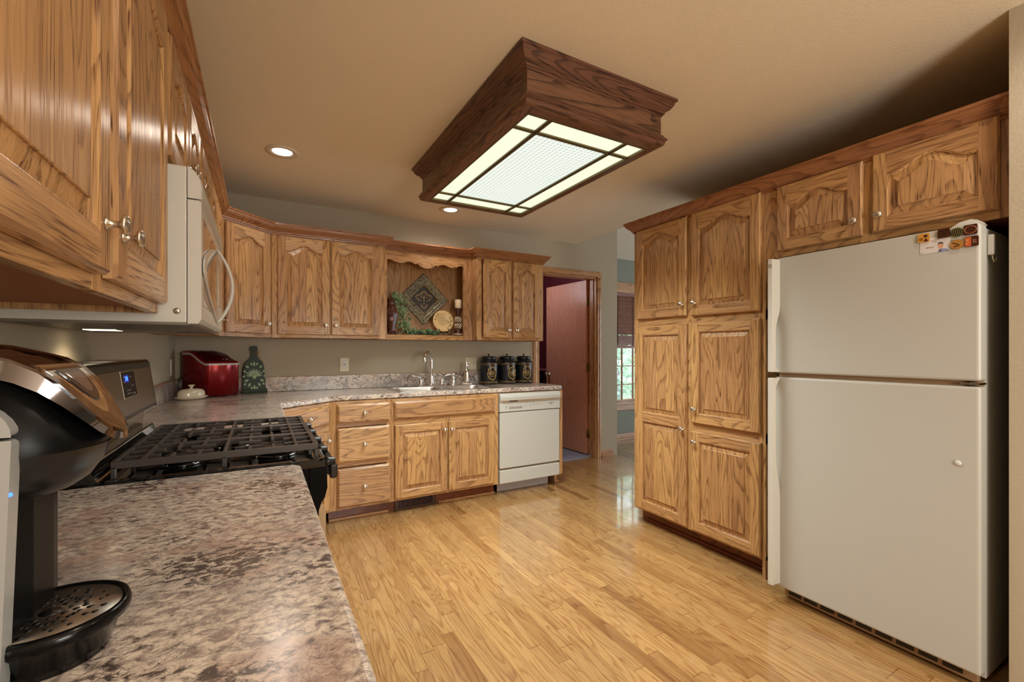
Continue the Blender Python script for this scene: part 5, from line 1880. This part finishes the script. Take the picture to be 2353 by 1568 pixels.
def hp(hw, xf, xb=-0.44):
    return [(x, y - KC + HC_) for x, y in hplan(hw, xf, xb=xb)]


b = MB()
R1 = [(x, y, zh(x) - thk(x)) for x, y in hp(HW - 0.004, -0.137)]
R2 = [(x, y, zh(x) - thk(x) + 0.001) for x, y in hp(HW, -0.133)]
R3 = [(x, y, zh(x) - 0.0025) for x, y in hp(HW, -0.133)]
R4 = [(x, y, zh(x)) for x, y in hp(HW - 0.0025, -0.1355)]
R5 = [(x, y, zh(x) - 0.0005) for x, y in hp(0.058, -0.150)]
R6 = [(x, y, zh(x) - 0.005) for x, y in hp(0.056, -0.152)]
for q in ((R1, R2), (R2, R3), (R3, R4), (R4, R5), (R5, R6)):
    loft(b, list(q))
b.build('handle', plain('smoked_chrome', (140, 132, 134), 0.07, 1.0), t)


def inset(hw, xf, xa, xb, dz):
    """strip of the handle's top between two distances, following its slope"""
    m_ = MB()
    n_ = 10
    rows_ = []
    for q in range(n_ + 1):
        x = xa + (xb - xa) * q / n_
        e_ = 1.0
        if x > xf - hw:
            e_ = math.sqrt(max(0.02, 1 - ((x - xf + hw) / hw) ** 2))
        rows_.append(((x, HC_ - hw * e_, zh(x) + dz), (x, HC_ + hw * e_, zh(x) + dz)))
    for q in range(n_):
        m_.add([rows_[q][0], rows_[q + 1][0], rows_[q + 1][1], rows_[q][1]], [(0, 1, 2, 3)], 0, 0.5, True)
        for k in (0, 1):
            a, c_ = rows_[q][k], rows_[q + 1][k]
            m_.add([a, c_, (c_[0], c_[1], c_[2] - 0.006), (a[0], a[1], a[2] - 0.006)], [(0, 1, 2, 3) if k else (3, 2, 1, 0)], 0, 0.5, True)
    a, c_ = rows_[-1]
    m_.add([a, c_, (c_[0], c_[1], c_[2] - 0.006), (a[0], a[1], a[2] - 0.006)], [(0, 1, 2, 3)], 0, 0.5)
    return m_


inset(0.0575, -0.150, -0.44, -0.196, -0.003).build('top_window', BLACKG, t)
inset(0.0575, -0.150, -0.194, -0.1505, -0.0008).build('button_plate', CHROME, t)
inset(0.034, -0.158, -0.184, -0.1585, 0.0012).build('power_button', plain('smoked_plastic', (40, 32, 30), 0.15), t)
inset(0.022, -0.164, -0.180, -0.1645, 0.0024).build('button_cap', plain('smoked_cap', (120, 104, 96), 0.2, 0.6), t)
# drip tray
TC, TR = (-0.194, 0.656), 0.0635
TH = 0.012
b = MB()
b.lathe([(TR - 0.016, CT1 + 0.0005), (TR - 0.013, CT1 + 0.010), (TR - 0.006, CT1 + TH + 0.018), (TR + 0.002, CT1 + TH + 0.024), (TR + 0.003, CT1 + TH + 0.030), (TR + 0.001, CT1 + TH + 0.036), (TR - 0.003, CT1 + TH + 0.0365), (TR - 0.004, CT1 + TH + 0.030)], (TC[0], TC[1], 0), 48)
b.build('tray_base', plain('tray_black', (10, 10, 11), 0.16, spec=0.22), t)
b = MB()
b.lathe([(TR - 0.0045, CT1 + TH + 0.0325), (TR - 0.005, CT1 + TH + 0.0345)], (TC[0], TC[1], 0), 48)
b.build('tray_plate', plain('brushed_drip_plate', (150, 140, 130), 0.30, 1.0), t)
b = MB()
zt2 = CT1 + TH + 0.0347
b.lathe([(0.0095, zt2 - 0.0005), (0.0095, zt2)], (TC[0], TC[1], 0), 20)
for rr_, n_, off in ((0.016, 8, 0), (0.022, 8, 0.39), (0.028, 8, 0), (0.028, 16, 0.2), (0.034, 8, 0.39), (0.040, 8, 0.0), (0.046, 8, 0.39), (0.046, 8, 0.1)):
    for q in range(n_):
        a = 2 * PI * q / n_ + off + 0.2
        s_ = 0.0032 if (q % 2) else 0.0024
        b.lathe([(s_, zt2 - 0.0005), (s_, zt2)], (TC[0] + rr_ * math.cos(a), TC[1] + rr_ * math.sin(a), 0), 8)
b.build('drain_holes', BLACKP, t)

# ------------------------------------------------------------------ refrigerator
t = thing('refrigerator', 'white top-freezer refrigerator with textured doors beside the pantry', 'refrigerator', (0, 0, 0))
FX, FY0, FY1 = 2.250, 0.572, 1.308
MB().box(2.325, 3.02, FY0 + 0.004, FY1 - 0.004, 0.03, 1.690).build('case', BISQT, t, bevel=0.004)
MB().box(2.318, 2.328, FY0 + 0.012, FY1 - 0.012, 0.075, 1.690).build('door_gasket', plain('brown_gasket', (108, 84, 58), 0.6), t)
MB().box(FX, 2.318, FY0, FY1, 1.128, 1.700).build('freezer_door', BISQT, t, bevel=0.010, seg=3)
MB().box(FX, 2.318, FY0, FY1, 0.064, 1.108).build('fridge_door', BISQT, t, bevel=0.010, seg=3)
MB().box(2.275, 2.33, FY0 + 0.01, FY1 - 0.01, 1.106, 1.130).build('center_rail', BISQD, t)
b = MB()
b.box(2.255, 2.325, FY0 + 0.004, FY0 + 0.055, 1.114, 1.121)
b.lathe([(0.009, 1.108), (0.009, 1.128)], (2.275, FY0 + 0.03, 0), 12)
b.build('center_hinge', STEEL, t)


def hnd(z0, z1, grip_at_bottom):
    b = MB()
    n = 24
    rows = []
    for i in range(n + 1):
        u = i / n
        z = z0 + (z1 - z0) * u
        g_ = 1 - u if grip_at_bottom else u      # 1 at the free grip end
        k = max(0.0, min(1.0, (g_ - 0.42) / 0.2))
        k = k * k * (3 - 2 * k)
        xo = FX - 0.062                          # outer face
        xi = FX - 0.0005 - 0.036 * k
        if g_ > 0.985:
            xi = FX - 0.0005
        yw = 0.026
        y0 = FY1 - 0.003 - yw
        rows.append([(xo, y0 + 0.004, z), (xo, y0 + yw + 0.002, z), (xi, y0 + yw + 0.004, z), (xi, y0, z)])
    v = sum(rows, [])
    f = [(q * 4 + k, q * 4 + (k + 1) % 4, (q + 1) * 4 + (k + 1) % 4, (q + 1) * 4 + k) for q in range(n) for k in range(4)] + [(3, 2, 1, 0), tuple(n * 4 + k for k in range(4))]
    b.add(v, f, 0, 0.5)
    return b


hf = hnd(1.133, 1.690, True).build('freezer_handle', CREAMM, t, bevel=0.003)
hnd(0.085, 1.104, False).build('fridge_handle', CREAMM, t, bevel=0.003)
b = MB()
hx_, hy_ = FX - 0.0628, FY1 - 0.014
b.tube([(hx_, hy_ + 0.007 * math.cos(2 * PI * q / 16), 1.655 + 0.008 * math.sin(2 * PI * q / 16)) for q in range(17)], 0.0014, 6)
b.build('badge', plain('badge_grey', (110, 104, 92), 0.4), t)
b = MB()
b.box(2.300, 2.330, FY0 + 0.02, FY1 - 0.02, 0.012, 0.058)
b.build('base_grille', BISQD, t, bevel=0.002)
b = MB()
for q in range(9):
    y = FY0 + 0.06 + q * 0.072
    b.box(2.2985, 2.302, y, y + 0.058, 0.024, 0.046)
b.build('grille_slots', BLACKP, t)
b = MB()
b.prism([(FY0 + 0.004, 1.7003), (FY0 + 0.085, 1.7003), (FY0 + 0.06, 1.716), (FY0 + 0.03, 1.721), (FY0 + 0.012, 1.714)], 2.268, 2.34, 'x')
b.build('hinge_cover', CREAMM, t, bevel=0.004)
for y in (FY0 + 0.05, FY1 - 0.05):
    MB().lathe([(0.018, 0.0005), (0.018, 0.030)], (2.36, y, 0), 14).build('leveling_foot', BLACKP, t)
MB().lathe([(0.010, -0.0005), (0.010, -0.004), (0.006, -0.0065), (0.001, -0.007)], (0, 0, 0), 16, 'x').build('plug_button', CREAMM, t, loc=(FX, 0.631, 0.823))

# magnets and card; local X runs right along the door, local -Y out of it


def mag(label, y, z, w, h, mat, name='fridge_magnet', oval=False, rot=0.0, group='fridge magnets'):
    t = thing(name, label, 'magnet', (FX - 0.0006, y, z), -R90, group)
    b = MB()
    if oval:
        pts = [(w / 2 * math.cos(2 * PI * q / 28), h / 2 * math.sin(2 * PI * q / 28)) for q in range(28)]
    else:
        pts = rrect(-w / 2, w / 2, -h / 2, h / 2, 0.004)
    b.prism(pts, -0.005, 0.0, 'y')
    b.build('body', mat, t, bevel=0.0015, rot=(0, 0, 0))
    return t


card = thing('business_card', 'pale business card with a printed portrait under the fridge magnets', 'card', (FX - 0.0006, 0.6965, 1.646), -R90)
MB().box(-0.044, 0.044, -0.0006, 0, -0.032, 0.026).build('card_sheet', PAPER, card)
b = MB()
b.prism([(0.017 + 0.0075 * math.cos(2 * PI * q / 16), -0.010 + 0.0100 * math.sin(2 * PI * q / 16)) for q in range(16)], -0.0010, -0.0006, 'y')
b.build('printed_face', SKIN, card)
b = MB()
b.prism([(0.0075, -0.032), (0.010, -0.025), (0.014, -0.021), (0.022, -0.020), (0.032, -0.022), (0.041, -0.028), (0.0435, -0.032)], -0.0009, -0.0006, 'y')
b.build('printed_shirt', SHIRT, card)
b = MB()
b.prism([(0.0095, -0.005), (0.009, 0.0), (0.013, 0.0045), (0.020, 0.0045), (0.025, 0.0), (0.0245, -0.005), (0.022, -0.001), (0.012, -0.001)], -0.0013, -0.0006, 'y')
b.build('printed_hair', INK, card)
b = MB()
b.prism([(0.0140, -0.032), (0.0150, -0.023), (0.0175, -0.023), (0.0190, -0.032)], -0.0012, -0.0006, 'y')
b.build('printed_tie', INK, card)
b = MB()
for z, x0, x1 in ((0.016, -0.012, 0.014), (0.010, -0.008, 0.006), (-0.009, -0.026, 0.0), (-0.0115, -0.026, -0.004), (-0.028, -0.040, -0.033)):
    n = max(3, int((x1 - x0) / 0.003))
    for q in range(n):
        xx = x0 + (x1 - x0) * q / n
        b.box(xx, xx + (x1 - x0) / n * 0.7, -0.0009, -0.0006, z - 0.0010, z + 0.0010)
b.build('print_lines', INKL, card)

t = mag('ochre square magnet with a dark silhouette on the top left corner of the card', 0.728, 1.676, 0.035, 0.034, OCHRE)
t.location.x -= 0.0007
b = MB()
b.ball((0.006, -0.005, 0.006), 0.0065, 0.0006, 0.006, 0, 12, 6)
b.prism([(0.000, -0.0145), (0.006, -0.003), (0.008, -0.003), (0.014, -0.0145)], -0.0056, -0.0045, 'y')
b.build('silhouette', CHOC, t)
b = MB()
for q in range(3):
    for r_ in range(3):
        b.box(-0.0125 + r_ * 0.0042, -0.010 + r_ * 0.0042, -0.0055, -0.0045, -0.010 + q * 0.004, -0.0075 + q * 0.004)
b.build('print', CHOC, t)
t = mag('dark brown square magnet above the card', 0.6695, 1.681, 0.035, 0.034, CHOC)
t.location.x -= 0.0007
b = MB()
for q in range(3):
    b.box(-0.012, 0.010, -0.0056, -0.0045, -0.008 + q * 0.008, -0.0068 + q * 0.008)
b.build('print', BLACKP, t)
t = mag('oval magnet with olive and black slanted stripes', 0.633, 1.676, 0.0355, 0.036, OLIVE, oval=True)
b = MB()
for q in range(-3, 4):
    x = q * 0.0052
    hh = 0.016 * math.sqrt(max(0.05, 1 - (x / 0.0195) ** 2))
    b.prism([(x - 0.0014 - 0.003, hh), (x + 0.0014 - 0.003, hh), (x + 0.0014 + 0.003, -hh), (x - 0.0014 + 0.003, -hh)], -0.0056, -0.0045, 'y')
b.build('stripes', BLACKP, t)
t = mag('dark square magnet with a bronze ring, nearest the fridge top corner', 0.597, 1.678, 0.036, 0.037, CHOC)
b = MB()
b.tube([(0.0155 * math.cos(2 * PI * q / 24), -0.0052, 0.0135 * math.sin(2 * PI * q / 24)) for q in range(25)], 0.0014, 6)
b.build('ring', plain('bronze_ring', (150, 92, 58), 0.3), t)
t = mag('oval tan magnet with dark lettering', 0.633, 1.632, 0.037, 0.036, plain('enamel_tan', (168, 120, 62), 0.15, coat=0.8), oval=True)
b = MB()
for q in range(5):
    b.box(-0.012 + q * 0.0035, -0.0095 + q * 0.0035, -0.0056, -0.0045, 0.004 - q * 0.0016, 0.008 - q * 0.0016)
for q in range(4):
    b.box(-0.008 + q * 0.0042, -0.005 + q * 0.0042, -0.0056, -0.0045, -0.010 + q * 0.0012, -0.006 + q * 0.0012)
b.build('print', CHOC, t)
t = mag('square magnet, half orange and half dark brown', 0.594, 1.635, 0.0365, 0.037, CHOC)
MB().box(-0.0178, -0.001, -0.0056, -0.0045, -0.017, 0.017).build('orange_half', ORNG, t, bevel=0.0005)
text('FOR', 0.011, plain('print_pale_orange', (230, 170, 120), 0.4), t, (-0.0105, -0.0062, 0.0), (R90, -R90, 0))
text('ST', 0.013, plain('print_pale', (190, 150, 130), 0.4), t, (0.009, -0.0054, 0.0), (R90, -R90, 0))
# clip hanging on the refrigerator's side
t = thing('magnetic_clip', 'small white magnetic clip with a wire hook on the side of the refrigerator', 'hook', (2.335, FY0 + 0.0035, 1.635))
MB().box(-0.006, 0.014, -0.018, -0.0005, -0.045, 0.030).build('clip', CREAMM, t, bevel=0.003)
MB().tube([(0.0, -0.012, -0.045), (0.004, -0.013, -0.060), (0.010, -0.014, -0.070), (0.030, -0.014, -0.062), (0.046, -0.013, -0.052)], 0.0018, 6).build('wire_hook', CORD, t)
